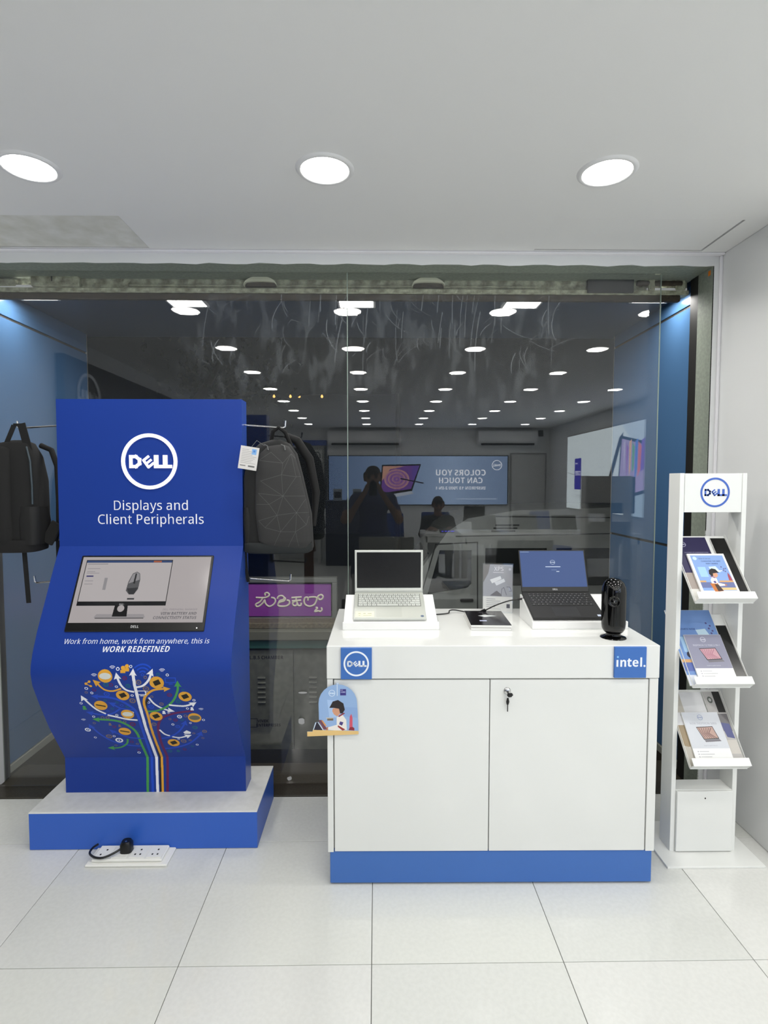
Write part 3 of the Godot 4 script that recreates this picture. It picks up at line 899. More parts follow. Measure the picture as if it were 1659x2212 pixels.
# ------------------------------------------------------------------ lamps
func lamps() -> void:
	var lit := mat("lamp_diffuser", Color(0.95, 0.95, 0.95), 0.5)
	lit.emission_enabled = true; lit.emission = Color(1.0, 0.99, 0.965); lit.emission_energy_multiplier = 24.0
	var rim := mat("lamp_rim", Color(0.93, 0.93, 0.93), 0.35)
	var rimesh := B.new().lathe([Vector2(0.079, -0.003), Vector2(0.082, -0.007), Vector2(0.092, -0.006), Vector2(0.098, 0.0)], 40).mesh()
	var dmesh := B.new().lathe([Vector2(0.0, -0.004), Vector2(0.080, -0.004), Vector2(0.080, 0.0)], 40, Transform3D(), false).mesh()
	var nth := ["first", "second", "third", "fourth", "fifth", "sixth", "seventh", "eighth"]
	var seat := ["at the left", "left of centre", "right of centre", "toward the right", "at the far right"]
	for r in 8:
		for c in 5:
			var x: float = [-1.147, -0.170, 0.776, 1.735 if r > 0 else 1.70, 2.69][c]
			var what := "round ceiling downlight, %s row from the glass, %s" % [nth[r], seat[c]]
			if r == 0 and c < 3:
				what = ["leftmost round downlight above the blue stand", "middle round downlight above the gap beside the counter", "round downlight above the right end of the counter"][c]
			var t := thing("ceiling_downlight", what, "downlight", Vector3(x, HALL, -1.926 + 0.953 * r), 0, "round ceiling downlights")
			part("diffuser", dmesh, lit, t)
			part("rim", rimesh, rim, t)
			var l := AreaLight3D.new()
			l.name = "lamp_light"
			l.area_size = Vector2(0.11, 0.11)
			l.light_energy = LAMP_ENERGY
			l.light_color = Color(1.0, 0.99, 0.965)
			l.area_range = 16.0
			l.shadow_enabled = true
			t.add_child(l, true)
			l.position.y = -0.008
			l.rotation_degrees.x = -90
	for i in 5:
		var t := thing("outdoor_panel_light", ["square light panel under the outside soffit, on the left", "square light panel under the outside soffit, behind the glass seam", "square light panel under the outside soffit, on the right", "square light panel tucked against the left blue cladding", "square light panel tucked against the right blue cladding"][i], "panel light", Vector3([-0.995, -0.103, 0.775, -1.735, 1.43][i], 2.45, -2.985 if i < 3 else -2.885), 0, "square panel lights outside")
		part("diffuser", B.new().mm(-0.088, 0.088, -0.012, -0.006, -0.088, 0.088), lit, t)
		part("frame", B.new().mm(-0.10, -0.088, -0.014, 0, -0.10, 0.10, 0.002).mm(0.088, 0.10, -0.014, 0, -0.10, 0.10, 0.002).mm(-0.088, 0.088, -0.014, 0, -0.10, -0.088, 0.002).mm(-0.088, 0.088, -0.014, 0, 0.088, 0.10, 0.002), rim, t)
		var l := AreaLight3D.new()
		l.name = "panel_light"
		l.area_size = Vector2(0.17, 0.17)
		l.light_energy = PANEL_ENERGY * (1.0 if i < 3 else 0.22)
		l.light_color = Color(1.0, 0.99, 0.97)
		l.area_range = 16.0
		l.shadow_enabled = true
		t.add_child(l, true)
		l.position.y = -0.016
		l.rotation_degrees.x = -90

# ------------------------------------------------------------------ the blue display stand
# side profile of its front, (height, depth), and the length along it at each point
const PROFILE := [Vector2(1.845, -2.385), Vector2(1.226, -2.380), Vector2(1.109, -2.313), Vector2(1.021, -2.266), Vector2(0.905, -2.203), Vector2(0.83, -2.170), Vector2(0.785, -2.156), Vector2(0.755, -2.153), Vector2(0.705, -2.162), Vector2(0.611, -2.204), Vector2(0.492, -2.263), Vector2(0.385, -2.327), Vector2(0.312, -2.370), Vector2(0.157, -2.370)]
const SX0 := -1.341
const SX1 := -0.566
# printed tree, in millimetres from the left edge and from the top along the curved front
const STROKES := [["m",11,436,1794,439,1650,434,1551,438,1470,449,1415,469,1381,500,1361,543,1347,602,1338],
["k",9,409,1793,408,1644,416,1395,415,1317,434,1271],
["b",11,373,1793,372,1648,375,1504,377,1405,373,1341,359,1312,326,1279,284,1261,226,1253],
["g",11,351,1793,353,1644,349,1538,349,1480,338,1440,311,1409,274,1391,198,1383],
["b",8,344,1562,293,1555,239,1531,199,1484,178,1439,171,1420],
["b",8,374,1509,316,1503,268,1474,246,1451],
["b",8,369,1329,317,1321,284,1290],
["b",8,318,1319,277,1350,232,1357,181,1344],
["w",12,394,1793,392,1644,392,1504,394,1385,395,1284,396,1195,394,1145],
["w",9,369,1390,330,1385,292,1372,255,1359],
["w",8,250,1352,219,1327,195,1289,180,1260],
["w",9,388,1232,358,1221,341,1191,332,1162],
["w",9,396,1208,427,1200,453,1174,465,1145],
["o",10,416,1793,415,1645,413,1504,416,1361,414,1298,426,1257,458,1226,489,1218,519,1216],
["o",8,340,1214,304,1227,273,1218,253,1187],
["w",8,439,1262,453,1294,478,1320,514,1339],
["g",9,420,1339,454,1337,498,1315,535,1276,558,1227,564,1196],
["w",9,512,1303,543,1308,576,1309,608,1297],
["w",8,446,1450,460,1479,480,1492],
["w",8,488,1498,517,1505,551,1494],
["b",8,443,1510,484,1496,526,1459,560,1406],
["b",8,442,1581,494,1572,556,1541,609,1483],
["g",8,300,1512,289,1544,257,1570,221,1575]]
const ARROWS := [["w",395,1129,394,1154],["w",330,1144,333,1170],["w",470,1130,460,1154],["o",238,1174,256,1192],["w",176,1251,183,1276],["b",215,1253,234,1256],["g",190,1383,211,1386],["o",530,1216,507,1217],["g",564,1180,563,1205],["w",621,1290,599,1303],["w",526,1340,505,1333],["w",569,1488,545,1497],["b",563,1396,550,1426],["b",615,1466,599,1497],["g",203,1573,228,1575],["b",167,1413,173,1436],["b",242,1448,256,1465],["b",276,1288,294,1299],["b",175,1341,195,1349]]
const DISCS := [[286,1157,28,"l"],[483,1187,28,"d"],[339,1250,26,"d"],[241,1304,26,"k"],[583,1258,26,"d"],[336,1355,26,"l"],[448,1368,26,"d"],[602,1378,27,"e"],[301,1460,25,"k"],[486,1540,25,"d"]]
const RINGS := [["w",336,1128,7,386,1119,6,324,1204,6,205,1212,7,221,1236,6,166,1291,6,376,1251,6,438,1233,6,527,1153,6,615,1278,6,582,1324,6,434,1288,6,292,1360,6,197,1368,6,542,1371,10,507,1417,6,636,1391,6,580,1409,5,169,1500,6,249,1492,6,582,1555,6,325,1608,7,512,1514,5,263,1520,16,153,1447,12,503,1352,5,359,1345,5],["t",285,1194,10,370,1201,10,491,1150,7,308,1288,6,346,1312,7,282,1322,6,580,1223,6,548,1389,7,355,1463,8,458,1599,10,494,1599,8,559,1566,6,264,1276,6,594,1437,11,552,1285,10],["n",413,1184,11,441,1163,7,452,1258,6,483,1298,9,372,1279,13,315,1399,7,296,1394,6,231,1375,8,251,1375,8,501,1385,6,431,1415,10,190,1406,6,228,1493,13,530,1529,12,629,1463,10,614,1509,6,558,1523,6,567,1367,8,240,1556,6,332,1547,6,437,1215,13,200,1233,6,582,1476,6],["r",361,1166,9,305,1195,8,234,1220,8,344,1414,12,266,1429,8,522,1391,9,523,1249,10,329,1588,7,523,1588,8,312,1532,8],["b",278,1243,12,324,1304,7,262,1335,6,439,1312,12,431,1152,6,525,1431,10]]


func ink(c: String) -> Color:
	return {"w": Color(0.95, 0.95, 0.97), "o": Color(0.90, 0.66, 0.25), "g": Color(0.30, 0.62, 0.33), "b": Color(0.15, 0.31, 0.78), "m": Color(0.40, 0.16, 0.36), "k": Color(0.15, 0.15, 0.19), "t": Color(0.12, 0.40, 0.48), "n": Color(0.50, 0.43, 0.42), "r": Color(0.42, 0.14, 0.32), "l": Color(0.85, 0.86, 0.84), "d": Color(0.17, 0.16, 0.13), "e": Color(0.42, 0.42, 0.38)}[c]

func stand_print() -> Cv:
	var k := 1.11
	var blue := Color(0.13, 0.245, 0.58)
	var cv := Cv.new(860, 1994, blue)
	var wh := Color(0.95, 0.95, 0.98)
	cv.text("Displays and", 232 * k, 543 * k, 466 * k, wh)
	cv.text("Client Peripherals", 164 * k, 609 * k, 525 * k, wh)
	cv.text("Work from home, work from anywhere, this is", 112 * k, 681 * k, 1032 * k, wh, false, 0.18)
	cv.text("WORK REDEFINED", 266 * k, 528 * k, 1064 * k, wh, true, 0.18)
	for g in RINGS:
		for i in range(1, g.size(), 3):
			var r: float = g[i + 2] * k
			cv.ring(g[i] * k, g[i + 1] * k, r, maxf(2.2, r * 0.42), ink(g[0]))
			if r > 9.0:
				cv.disc(g[i] * k, g[i + 1] * k, r * 0.25, ink(g[0]))
	for s in STROKES:
		var p := []
		for i in range(2, s.size(), 2):
			p.append(Vector2(s[i], s[i + 1]) * k)
		# round the corners of the drawn line
		var q := []
		for i in p.size() - 1:
			for j in 4:
				q.append(p[maxi(i - 1, 0)].lerp(p[i], 1.0) if false else _curve(p, i, j / 4.0))
		q.append(p[-1])
		q[-1].y = minf(q[-1].y, 1993)
		if s.size() > 3 and s[3] > 1780:
			q[0].y = 1994
		cv.line(q, s[1] * k, ink(s[0]))
	for d in DISCS:
		var c := Vector2(d[0], d[1]) * k
		cv.disc(c.x, c.y, d[2] * k, ink("o"))
		if d[3] == "k":
			cv.line([c + Vector2(-20, -5), c + Vector2(20, 6)], 7, ink("d"))
		elif d[3] == "d":
			cv.poly([c + Vector2(-17, -6), c + Vector2(9, -17), c + Vector2(18, 4), c + Vector2(-8, 16)], ink("d"))
		else:
			cv.disc(c.x, c.y, d[2] * k * 0.82, ink(d[3]), d[2] * k * 0.5)
	for a in ARROWS:
		var t := Vector2(a[1], a[2]) * k
		var b := Vector2(a[3], a[4]) * k
		var d := (b - t).normalized() * 30.0
		var s := Vector2(-d.y, d.x) * 0.55
		cv.poly([t - d * 0.1, t + d + s, t + d * 0.8, t + d - s], ink(a[0]))
	# small pictograms
	for w in [[432, 1152, 44, "b"], [315, 1130, 15, "w"], [244, 1160, 15, "w"], [507, 1142, 15, "w"], [636, 1336, 14, "w"], [152, 1393, 13, "w"]]:
		for j in 3:
			cv.ring(w[0] * k, w[1] * k, w[2] * k * (1.0 - j * 0.3), w[2] * k * 0.13, ink(w[3]), -PI * 0.78, -PI * 0.22)
	for pp in [[356, 1124, "o", 1.0], [371, 1118, "o", 1.0], [484, 1342, "w", 0.7], [600, 1322, "w", 0.7], [252, 1410, "n", 0.6], [289, 1420, "n", 0.6], [173, 1312, "g", 0.8], [494, 1595, "t", 0.6]]:
		cv.disc(pp[0] * k, pp[1] * k, 9 * pp[3], ink(pp[2]))
		cv.rect((pp[0]) * k - 11 * pp[3], pp[1] * k + 9 * pp[3], 22 * pp[3], 14 * pp[3], ink(pp[2]))
	cv.line([Vector2(222, 1180) * k, Vector2(208, 1189) * k, Vector2(225, 1200) * k], 4, ink("o"))
	for q in [[222, 1180], [208, 1189], [225, 1200]]:
		cv.disc(q[0] * k, q[1] * k, 6, ink("o"))
	for q in [[537, 1176, 20, "b"], [415, 1237, 16, "w"]]:
		cv.line([Vector2(q[0] - q[2], q[1] - 10) * k, Vector2(q[0] + q[2], q[1] - 10) * k, Vector2(q[0] + q[2], q[1] + 10) * k, Vector2(q[0] - q[2], q[1] + 10) * k, Vector2(q[0] - q[2], q[1] - 10) * k], 4, ink(q[3]))
		cv.line([Vector2(q[0] - 8, q[1] + 16) * k, Vector2(q[0] + 8, q[1] + 16) * k], 4, ink(q[3]))
	cv.poly([Vector2(540, 1468) * k, Vector2(556, 1455) * k, Vector2(572, 1468) * k, Vector2(568, 1479) * k, Vector2(544, 1479) * k], ink("w"))
	return cv

func _curve(p: Array, i: int, t: float) -> Vector2:
	var a: Vector2 = p[maxi(i - 1, 0)]
	var d: Vector2 = p[mini(i + 2, p.size() - 1)]
	return p[i].cubic_interpolate(p[i + 1], a, d, t)

func stand() -> void:
	var st := thing("display_stand", "tall wavy blue display stand with a printed tree and embedded monitor", "display stand", Vector3(0, 0, 0))
	var lac := mat("stand_blue", Color(0.15, 0.30, 0.66), 0.28)
	var face := printed("stand_print", stand_print(), 0.34)
	face.metallic_specular = 0.3
	# curved front skin
	var b := B.new()
	var nr := []
	var ss := [0.0]
	for i in PROFILE.size() - 1:
		var d: Vector2 = PROFILE[i + 1] - PROFILE[i]
		nr.append(Vector2(d.y, -d.x).normalized())   # (height, depth) of the way out
		ss.append(ss[-1] + d.length())
	for i in PROFILE.size() - 1:
		var n0: Vector2 = nr[i]
		var n1: Vector2 = nr[i]
		if i > 1 and i != 12:
			n0 = (nr[i] + nr[i - 1]).normalized()
		if i > 0 and i < 11:
			n1 = (nr[i] + nr[i + 1]).normalized()
		var up := Vector3(0, n0.x, n0.y)
		var dn := Vector3(0, n1.x, n1.y)
		if up.z < 0:
			up = -up
		if dn.z < 0:
			dn = -dn
		var A := Vector3(SX0, PROFILE[i].x, PROFILE[i].y)
		var C := Vector3(SX0, PROFILE[i + 1].x, PROFILE[i + 1].y)
		var w := Vector3(SX1 - SX0, 0, 0)
		var v0: float = ss[i] / ss[-1]
		var v1: float = ss[i + 1] / ss[-1]
		b.tri(C, C + w, A + w, dn, dn, up, Vector2(0, v1), Vector2(1, v1), Vector2(1, v0))
		b.tri(C, A + w, A, dn, up, up, Vector2(0, v1), Vector2(1, v0), Vector2(0, v0))
	part("curved_front", b, face, st)
	# box behind it
	var rim := PackedVector2Array()
	for p in PROFILE:
		rim.append(Vector2(p.y + 0.0008 * -1.0, p.x))
	rim.append(Vector2(-2.470, 0.157)); rim.append(Vector2(-2.470, 1.845))
	var bx := Transform3D(Basis(Vector3(0, 0, -1), Vector3(0, 1, 0), Vector3(1, 0, 0)), Vector3(SX0, 0, 0))
	# depth runs along -z here, so mirror the outline
	var fl := PackedVector2Array()
	for p in rim:
		fl.append(Vector2(-p.x, p.y))
	part("carcass", B.new().prism(fl, SX1 - SX0, bx), lac, st)
	part("base_plinth", B.new().mm(-1.412, -0.487, 0.001, 0.152, -2.587, -2.222, 0.0015), mat("plinth_blue", Color(0.19, 0.385, 0.77), 0.4), st)
	var top := mat("plinth_top", Color.WHITE, 0.4)
	grain(top, Color(0.885, 0.885, 0.865), Color(0.93, 0.93, 0.915), 0.02, 2.0, 23)
	part("plinth_top_board", B.new().mm(-1.412, -0.487, 0.152, 0.157, -2.587, -2.222, 0.001), top, st)
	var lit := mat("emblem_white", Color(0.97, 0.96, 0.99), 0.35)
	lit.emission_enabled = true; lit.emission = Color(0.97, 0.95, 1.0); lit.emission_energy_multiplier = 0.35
	emblem(st, Transform3D(Basis(Vector3.RIGHT, 0.008 * -1), Vector3(SX0 + 0.386, 1.845 - 0.261, -2.3825)), 0.1175, 0.005, lit)
	# monitor let into the slope
	var a := Vector3(0, PROFILE[1].x, PROFILE[1].y)
	var e := Vector3(0, PROFILE[4].x, PROFILE[4].y)
	var dirv := (a - e).normalized()
	var nrm := Vector3(0, -dirv.z, dirv.y) * -1.0
	if nrm.z < 0:
		nrm = -nrm
	var bas := Basis(Vector3.RIGHT, dirv, nrm)
	var mid := a.lerp(e, (0.825 - 0.619) / (0.986 - 0.619)) + Vector3(SX0 + 0.383, 0, 0)
	var mo := thing("embedded_monitor", "black-framed monitor set into the sloping blue stand, showing a mouse", "monitor", mid)
	mo.basis = bas
	var blk := mat("monitor_black", Color(0.035, 0.035, 0.038), 0.3)
	part("frame", B.new().mm(-0.275, 0.275, -0.161, 0.161, -0.004, 0.007, 0.003), blk, mo)
	var sc := B.new()
	sc.quad(Vector3(-0.266, -0.126, 0.0076), Vector3(0.266, -0.126, 0.0076), Vector3(0.266, 0.153, 0.0076), Vector3(-0.266, 0.153, 0.0076))
	part("screen", sc, printed("monitor_picture", monitor_print(), 0.12, 0.62), mo)
	words("DELL", 0.010, 0.0006, mat("emblem_silver", Color(0.75, 0.75, 0.76), 0.4), mo, Vector3(0.0, -0.142, 0.0072), "maker_mark", true)
	var led := mat("white_led", Color.WHITE, 0.4)
	led.emission_enabled = true; led.emission = Color.WHITE; led.emission_energy_multiplier = 1.5
	part("power_led", B.new().lathe([Vector2(0.0022, 0), Vector2(0.0022, 0.001), Vector2(0, 0.001)], 10, Transform3D(Basis(Vector3.RIGHT, PI / 2), Vector3(0.246, -0.148, 0.0068)), false), led, mo)
	# chrome prongs on both sides
	var chrome := mat("chrome")
	for q in [[SX0, -1.0, 1.735, 0.178], [SX1, 1.0, 1.738, 0.168], [SX0, -1.0, 1.070, 0.128], [SX1, 1.0, 1.076, 0.185]]:
		var x: float = q[0]
		var s: float = q[1]
		var y: float = q[2]
		var l: float = q[3]
		part("prong", B.new().tube([Vector3(x - s * 0.004, y + 0.004, -2.425), Vector3(x + s * l, y - 0.008, -2.425), Vector3(x + s * (l + 0.008), y - 0.003, -2.425), Vector3(x + s * (l + 0.010), y + 0.022, -2.425)], 0.0042, 10), chrome, st)
	backpack_right()
	backpack_left()
	socket()

func monitor_print() -> Cv:
	var bg := Color(0.80, 0.77, 0.77)
	var cv := Cv.new(640, 336, bg)
	var k := Color(0.08, 0.08, 0.09)
	var g := Color(0.55, 0.54, 0.56)
	cv.rect(20, 16, 430, 236, k)
	cv.rect(23, 19, 424, 212, Color(0.83, 0.80, 0.80))
	cv.rect(23, 19, 424, 11, Color(0.24, 0.33, 0.52))
	cv.rect(355, 20, 40, 9, Color(0.75, 0.42, 0.30))
	cv.rect(30, 36, 100, 3, g)
	for y in [60, 76, 84, 124, 140]:
		cv.rect(34, y, 40 if y % 3 else 62, 3, Color(0.66, 0.64, 0.66))
	cv.rect(36, 98, 34, 6, Color(0.18, 0.17, 0.45))
	cv.rect(128, 110, 15, 62, Color(0.66, 0.65, 0.66))
	# the computer mouse on the page
	cv.poly([Vector2(262, 88), Vector2(282, 78), Vector2(298, 88), Vector2(304, 120), Vector2(302, 168), Vector2(286, 196), Vector2(262, 196), Vector2(244, 176), Vector2(248, 130)], Color(0.40, 0.40, 0.41))
	cv.poly([Vector2(263, 92), Vector2(282, 81), Vector2(296, 90), Vector2(301, 120), Vector2(250, 140)], Color(0.66, 0.65, 0.66))
	cv.poly([Vector2(276, 88), Vector2(283, 88), Vector2(282, 140), Vector2(273, 140)], Color(0.20, 0.20, 0.21))
	cv.poly([Vector2(247, 165), Vector2(302, 160), Vector2(286, 194), Vector2(262, 194)], Color(0.25, 0.25, 0.26))
	cv.rect(258, 214, 34, 8, Color(0.3, 0.3, 0.31))
	cv.rect(24, 237, 423, 14, Color(0.12, 0.12, 0.13))
	cv.text("DELL", 226, 250, 249, Color(0.9, 0.9, 0.9), true)
	cv.poly([Vector2(206, 252), Vector2(268, 252), Vector2(268, 306), Vector2(206, 306)], k)
	cv.disc(237, 266, 17, bg)
	cv.poly([Vector2(126, 294), Vector2(352, 294), Vector2(360, 310), Vector2(340, 316), Vector2(132, 316), Vector2(116, 310)], Color(0.70, 0.68, 0.69))
	cv.rect(122, 312, 232, 4, Color(0.35, 0.34, 0.35))
	cv.poly([Vector2(206, 252), Vector2(268, 252), Vector2(272, 306), Vector2(202, 306)], k)
	cv.disc(237, 266, 17, bg)
	cv.text("DELL PERIPHERAL MANAGER", 440, 606, 276, Color(0.62, 0.60, 0.62), false, 0.15)
	cv.text("VIEW BATTERY AND", 432, 604, 298, Color(0.48, 0.47, 0.49), true, 0.12)
	cv.text("CONNECTIVITY STATUS", 400, 606, 319, Color(0.48, 0.47, 0.49), true, 0.12)
	return cv

func backpack_right() -> void:
	var t := thing("patterned_backpack", "dark grey backpack with a thin-line triangle print on the right prong", "backpack", Vector3(-0.40, 1.20, -2.425))
	var cloth := mat("charcoal_cloth", Color(0.075, 0.077, 0.08), 0.85)
	cloth.rim_enabled = true; cloth.rim = 0.25
	var cv := Cv.new(512, 768, Color(0.185, 0.185, 0.188))
	var rng := RandomNumberGenerator.new()
	rng.seed = 5
	for i in 26000:
		cv.rect(rng.randi() % 512, rng.randi() % 768, 2, 1, Color(0.185, 0.185, 0.188).lightened(rng.randf_range(-0.03, 0.06)))
	var nodes := [Vector2(40, 120), Vector2(150, 60), Vector2(260, 140), Vector2(330, 70), Vector2(250, 225), Vector2(380, 240), Vector2(500, 230), Vector2(60, 270), Vector2(40, 360), Vector2(265, 380), Vector2(480, 380), Vector2(140, 440), Vector2(20, 440), Vector2(210, 520), Vector2(385, 500), Vector2(500, 500), Vector2(40, 560), Vector2(100, 610), Vector2(240, 640), Vector2(375, 640), Vector2(470, 590), Vector2(300, 760), Vector2(400, 750), Vector2(180, 740)]
	for e in [[0, 2], [2, 3], [2, 4], [4, 3], [4, 7], [4, 5], [5, 6], [5, 3], [5, 9], [4, 9], [7, 9], [8, 9], [9, 10], [9, 11], [11, 12], [9, 13], [9, 14], [11, 13], [13, 14], [14, 15], [14, 10], [13, 16], [13, 17], [13, 18], [14, 18], [14, 19], [14, 20], [18, 19], [19, 20], [20, 15], [18, 23], [19, 21], [19, 22], [17, 18], [16, 17], [0, 1], [1, 2], [8, 11], [3, 6]]:
		cv.line([nodes[e[0]], nodes[e[1]]], 2.2, Color(0.33, 0.33, 0.33))
	var pr := printed("triangle_print_cloth", cv, 0.85)
	# main bag, then the printed front panel standing proud of it
	part("bag_body", B.new().loft([[0.0, -0.150, 0.115, -0.055, 0.060, 3.2], [0.015, -0.165, 0.128, -0.07, 0.072, 3.6], [0.16, -0.164, 0.120, -0.075, 0.075, 4.0], [0.32, -0.165, 0.085, -0.07, 0.068, 3.6], [0.42, -0.145, 0.060, -0.06, 0.055, 3.0], [0.462, -0.10, 0.03, -0.045, 0.035, 2.4], [0.478, -0.05, -0.01, -0.02, 0.012, 2.0]]), cloth, t)
	part("front_panel", B.new().loft([[0.018, -0.060, 0.105, 0.02, 0.080, 3.0], [0.05, -0.095, 0.128, 0.02, 0.098, 3.4], [0.18, -0.108, 0.115, 0.02, 0.102, 3.6], [0.33, -0.106, 0.080, 0.02, 0.092, 3.2], [0.415, -0.092, 0.055, 0.015, 0.074, 2.8], [0.448, -0.062, 0.030, 0.01, 0.052, 2.2], [0.456, -0.03, 0.01, 0.01, 0.035, 2.0]]), pr, t)
	part("base_band", B.new().loft([[-0.006, -0.155, 0.110, -0.06, 0.066, 3.0], [0.002, -0.166, 0.124, -0.072, 0.082, 3.4], [0.035, -0.164, 0.126, -0.076, 0.086, 3.6], [0.042, -0.163, 0.120, -0.074, 0.078, 3.4]]), mat("slate_cloth", Color(0.12, 0.135, 0.14), 0.8), t)
	part("side_pocket", B.new().loft([[0.035, -0.162, -0.12, -0.05, 0.06, 3.0], [0.15, -0.165, -0.12, -0.055, 0.07, 3.0], [0.19, -0.163, -0.13, -0.05, 0.066, 2.6]]), mat("mesh_black", Color(0.03, 0.03, 0.032), 0.7), t)
	part("carry_loop", B.new().tube([Vector3(-0.055, 0.468, -0.02), Vector3(-0.045, 0.515, -0.01), Vector3(-0.018, 0.532, 0.0), Vector3(0.008, 0.512, -0.01), Vector3(0.03, 0.455, -0.03)], 0.009, 8), mat("webbing_black", Color(0.025, 0.025, 0.027), 0.8), t)
	part("shoulder_strap", B.new().tube([Vector3(0.0, 0.505, -0.05), Vector3(0.05, 0.48, -0.07), Vector3(0.10, 0.40, -0.09), Vector3(0.13, 0.25, -0.10), Vector3(0.12, 0.1, -0.09)], [0.012, 0.02, 0.022, 0.018, 0.010], 8), mat("webbing_black"), t)
	part("loose_strap", B.new().box(Vector3(-0.168, -0.02, 0.01), Vector3(0.018, 0.14, 0.003), 0.001, Basis(Vector3.BACK, 0.07)).box(Vector3(-0.158, -0.105, 0.012), Vector3(0.013, 0.06, 0.006), 0.001, Basis(Vector3.BACK, 0.15)), mat("webbing_black"), t)
	for x in [-0.07, 0.0]:
		part("zip_pull", B.new().tube([Vector3(x, 0.455, 0.05), Vector3(x + 0.015, 0.448, 0.062), Vector3(x + 0.02, 0.43, 0.07)], 0.0025, 6), mat("grey_cord", Color(0.35, 0.36, 0.36), 0.6), t)
	# price tag
	var tg := Cv.new(160, 176, Color(0.84, 0.83, 0.82))
	tg.rect(100, 12, 42, 44, Color(0.50, 0.68, 0.88))
	tg.rect(112, 22, 18, 16, Color(0.30, 0.52, 0.80))
	for i in 9:
		tg.rect(14, 22 + i * 13, 60 + (i * 37) % 50 + (0 if i < 3 else 25), 4, Color(0.66, 0.65, 0.65))
	tg.rect(12, 146, 50, 8, Color(0.5, 0.5, 0.5)); tg.rect(84, 144, 58, 12, Color(0.42, 0.42, 0.42))
	var tt := thing("price_tag", "white card price tag hanging on the right-hand backpack", "price tag", Vector3(-0.520, 1.548, -2.300))
	var card := B.new()
	card.box(Vector3(0, 0.047, -0.0005), Vector3(0.076, 0.094, 0.0008), 0.0, Basis(Vector3.BACK, -0.16))
	part("card", card, mat("card_white", Color(0.84, 0.83, 0.82), 0.6), tt)
	var cf := B.new()
	var r := Basis(Vector3.BACK, -0.16)
	var c0 := Vector3(0, 0.047, 0.0004)
	cf.quad(c0 + r * Vector3(-0.037, -0.046, 0), c0 + r * Vector3(0.037, -0.046, 0), c0 + r * Vector3(0.037, 0.046, 0), c0 + r * Vector3(-0.037, 0.046, 0))
	part("tag_print", cf, printed("tag_print", tg, 0.5), tt)
	part("tag_thread", B.new().tube([Vector3(0.012, 0.092, 0.0), Vector3(0.03, 0.12, -0.02), Vector3(0.055, 0.10, -0.05)], 0.0012, 5), mat("grey_cord"), tt)

func backpack_left() -> void:
	var t := thing("black_backpack", "plain black backpack hanging on the left prong of the stand", "backpack", Vector3(-1.50, 1.205, -2.425))
	var cloth := mat("black_cloth", Color(0.05, 0.05, 0.052), 0.85)
	cloth.rim_enabled = true; cloth.rim = 0.2
	part("bag_body", B.new().loft([[0.0, -0.18, 0.055, -0.05, 0.07, 3.0], [0.02, -0.20, 0.075, -0.07, 0.085, 3.6], [0.16, -0.20, 0.080, -0.07, 0.088, 4.0], [0.30, -0.19, 0.082, -0.065, 0.08, 3.6], [0.40, -0.165, 0.07, -0.05, 0.066, 3.0], [0.455, -0.11, 0.045, -0.03, 0.045, 2.4], [0.47, -0.05, 0.01, -0.01, 0.02, 2.0]]), cloth, t)
	part("front_panel", B.new().loft([[0.03, -0.19, -0.020, 0.02, 0.10, 3.0], [0.06, -0.20, -0.008, 0.02, 0.112, 3.4], [0.22, -0.195, -0.012, 0.02, 0.114, 3.6], [0.36, -0.17, -0.018, 0.02, 0.10, 3.0], [0.43, -0.12, -0.028, 0.01, 0.075, 2.4], [0.442, -0.09, -0.05, 0.01, 0.055, 2.0]]), mat("faded_black_cloth", Color(0.085, 0.085, 0.085), 0.9), t)
	part("side_pocket", B.new().loft([[0.03, 0.0, 0.085, -0.04, 0.085, 3.0], [0.13, 0.0, 0.092, -0.045, 0.092, 3.0], [0.19, 0.0, 0.088, -0.04, 0.086, 2.6]]), mat("mesh_black"), t)
	part("base_band", B.new().loft([[-0.004, -0.17, 0.05, -0.05, 0.075, 3.0], [0.004, -0.19, 0.072, -0.068, 0.092, 3.4], [0.05, -0.20, 0.080, -0.07, 0.096, 3.6]]), mat("worn_black", Color(0.075, 0.07, 0.07), 0.8), t)
	var wb := mat("webbing_black")
	part("carry_loop", B.new().box(Vector3(-0.045, 0.485, 0.03), Vector3(0.02, 0.10, 0.004), 0.001, Basis(Vector3.BACK, -0.42)).box(Vector3(0.022, 0.478, 0.032), Vector3(0.034, 0.125, 0.004), 0.001, Basis(Vector3.BACK, 0.24)).box(Vector3(-0.005, 0.533, 0.03), Vector3(0.045, 0.012, 0.006), 0.002), wb, t)
	part("zip", B.new().tube([Vector3(0.04, 0.44, 0.055), Vector3(0.062, 0.38, 0.07), Vector3(0.070, 0.28, 0.076), Vector3(0.072, 0.20, 0.08)], 0.004, 6), mat("steel_blue_zip", Color(0.20, 0.25, 0.28), 0.5), t)
	part("shoulder_strap", B.new().tube([Vector3(0.05, 0.45, -0.03), Vector3(0.10, 0.43, -0.02), Vector3(0.128, 0.36, -0.01), Vector3(0.135, 0.22, 0.0), Vector3(0.132, 0.10, 0.0), Vector3(0.115, 0.04, 0.0)], [0.012, 0.012, 0.011, 0.010, 0.009, 0.012], 8), wb, t)
	part("strap_pad", B.new().box(Vector3(0.115, 0.075, 0.02), Vector3(0.05, 0.10, 0.012), 0.004, Basis(Vector3.BACK, -0.5)), cloth, t)
	part("loose_strap", B.new().box(Vector3(0.006, -0.11, 0.03), Vector3(0.020, 0.23, 0.002), 0.0, Basis(Vector3.BACK, 0.05)), wb, t)
	part("loose_strap", B.new().box(Vector3(0.128, -0.02, 0.0), Vector3(0.018, 0.12, 0.002), 0.0, Basis(Vector3.UP, 0.7)), wb, t)

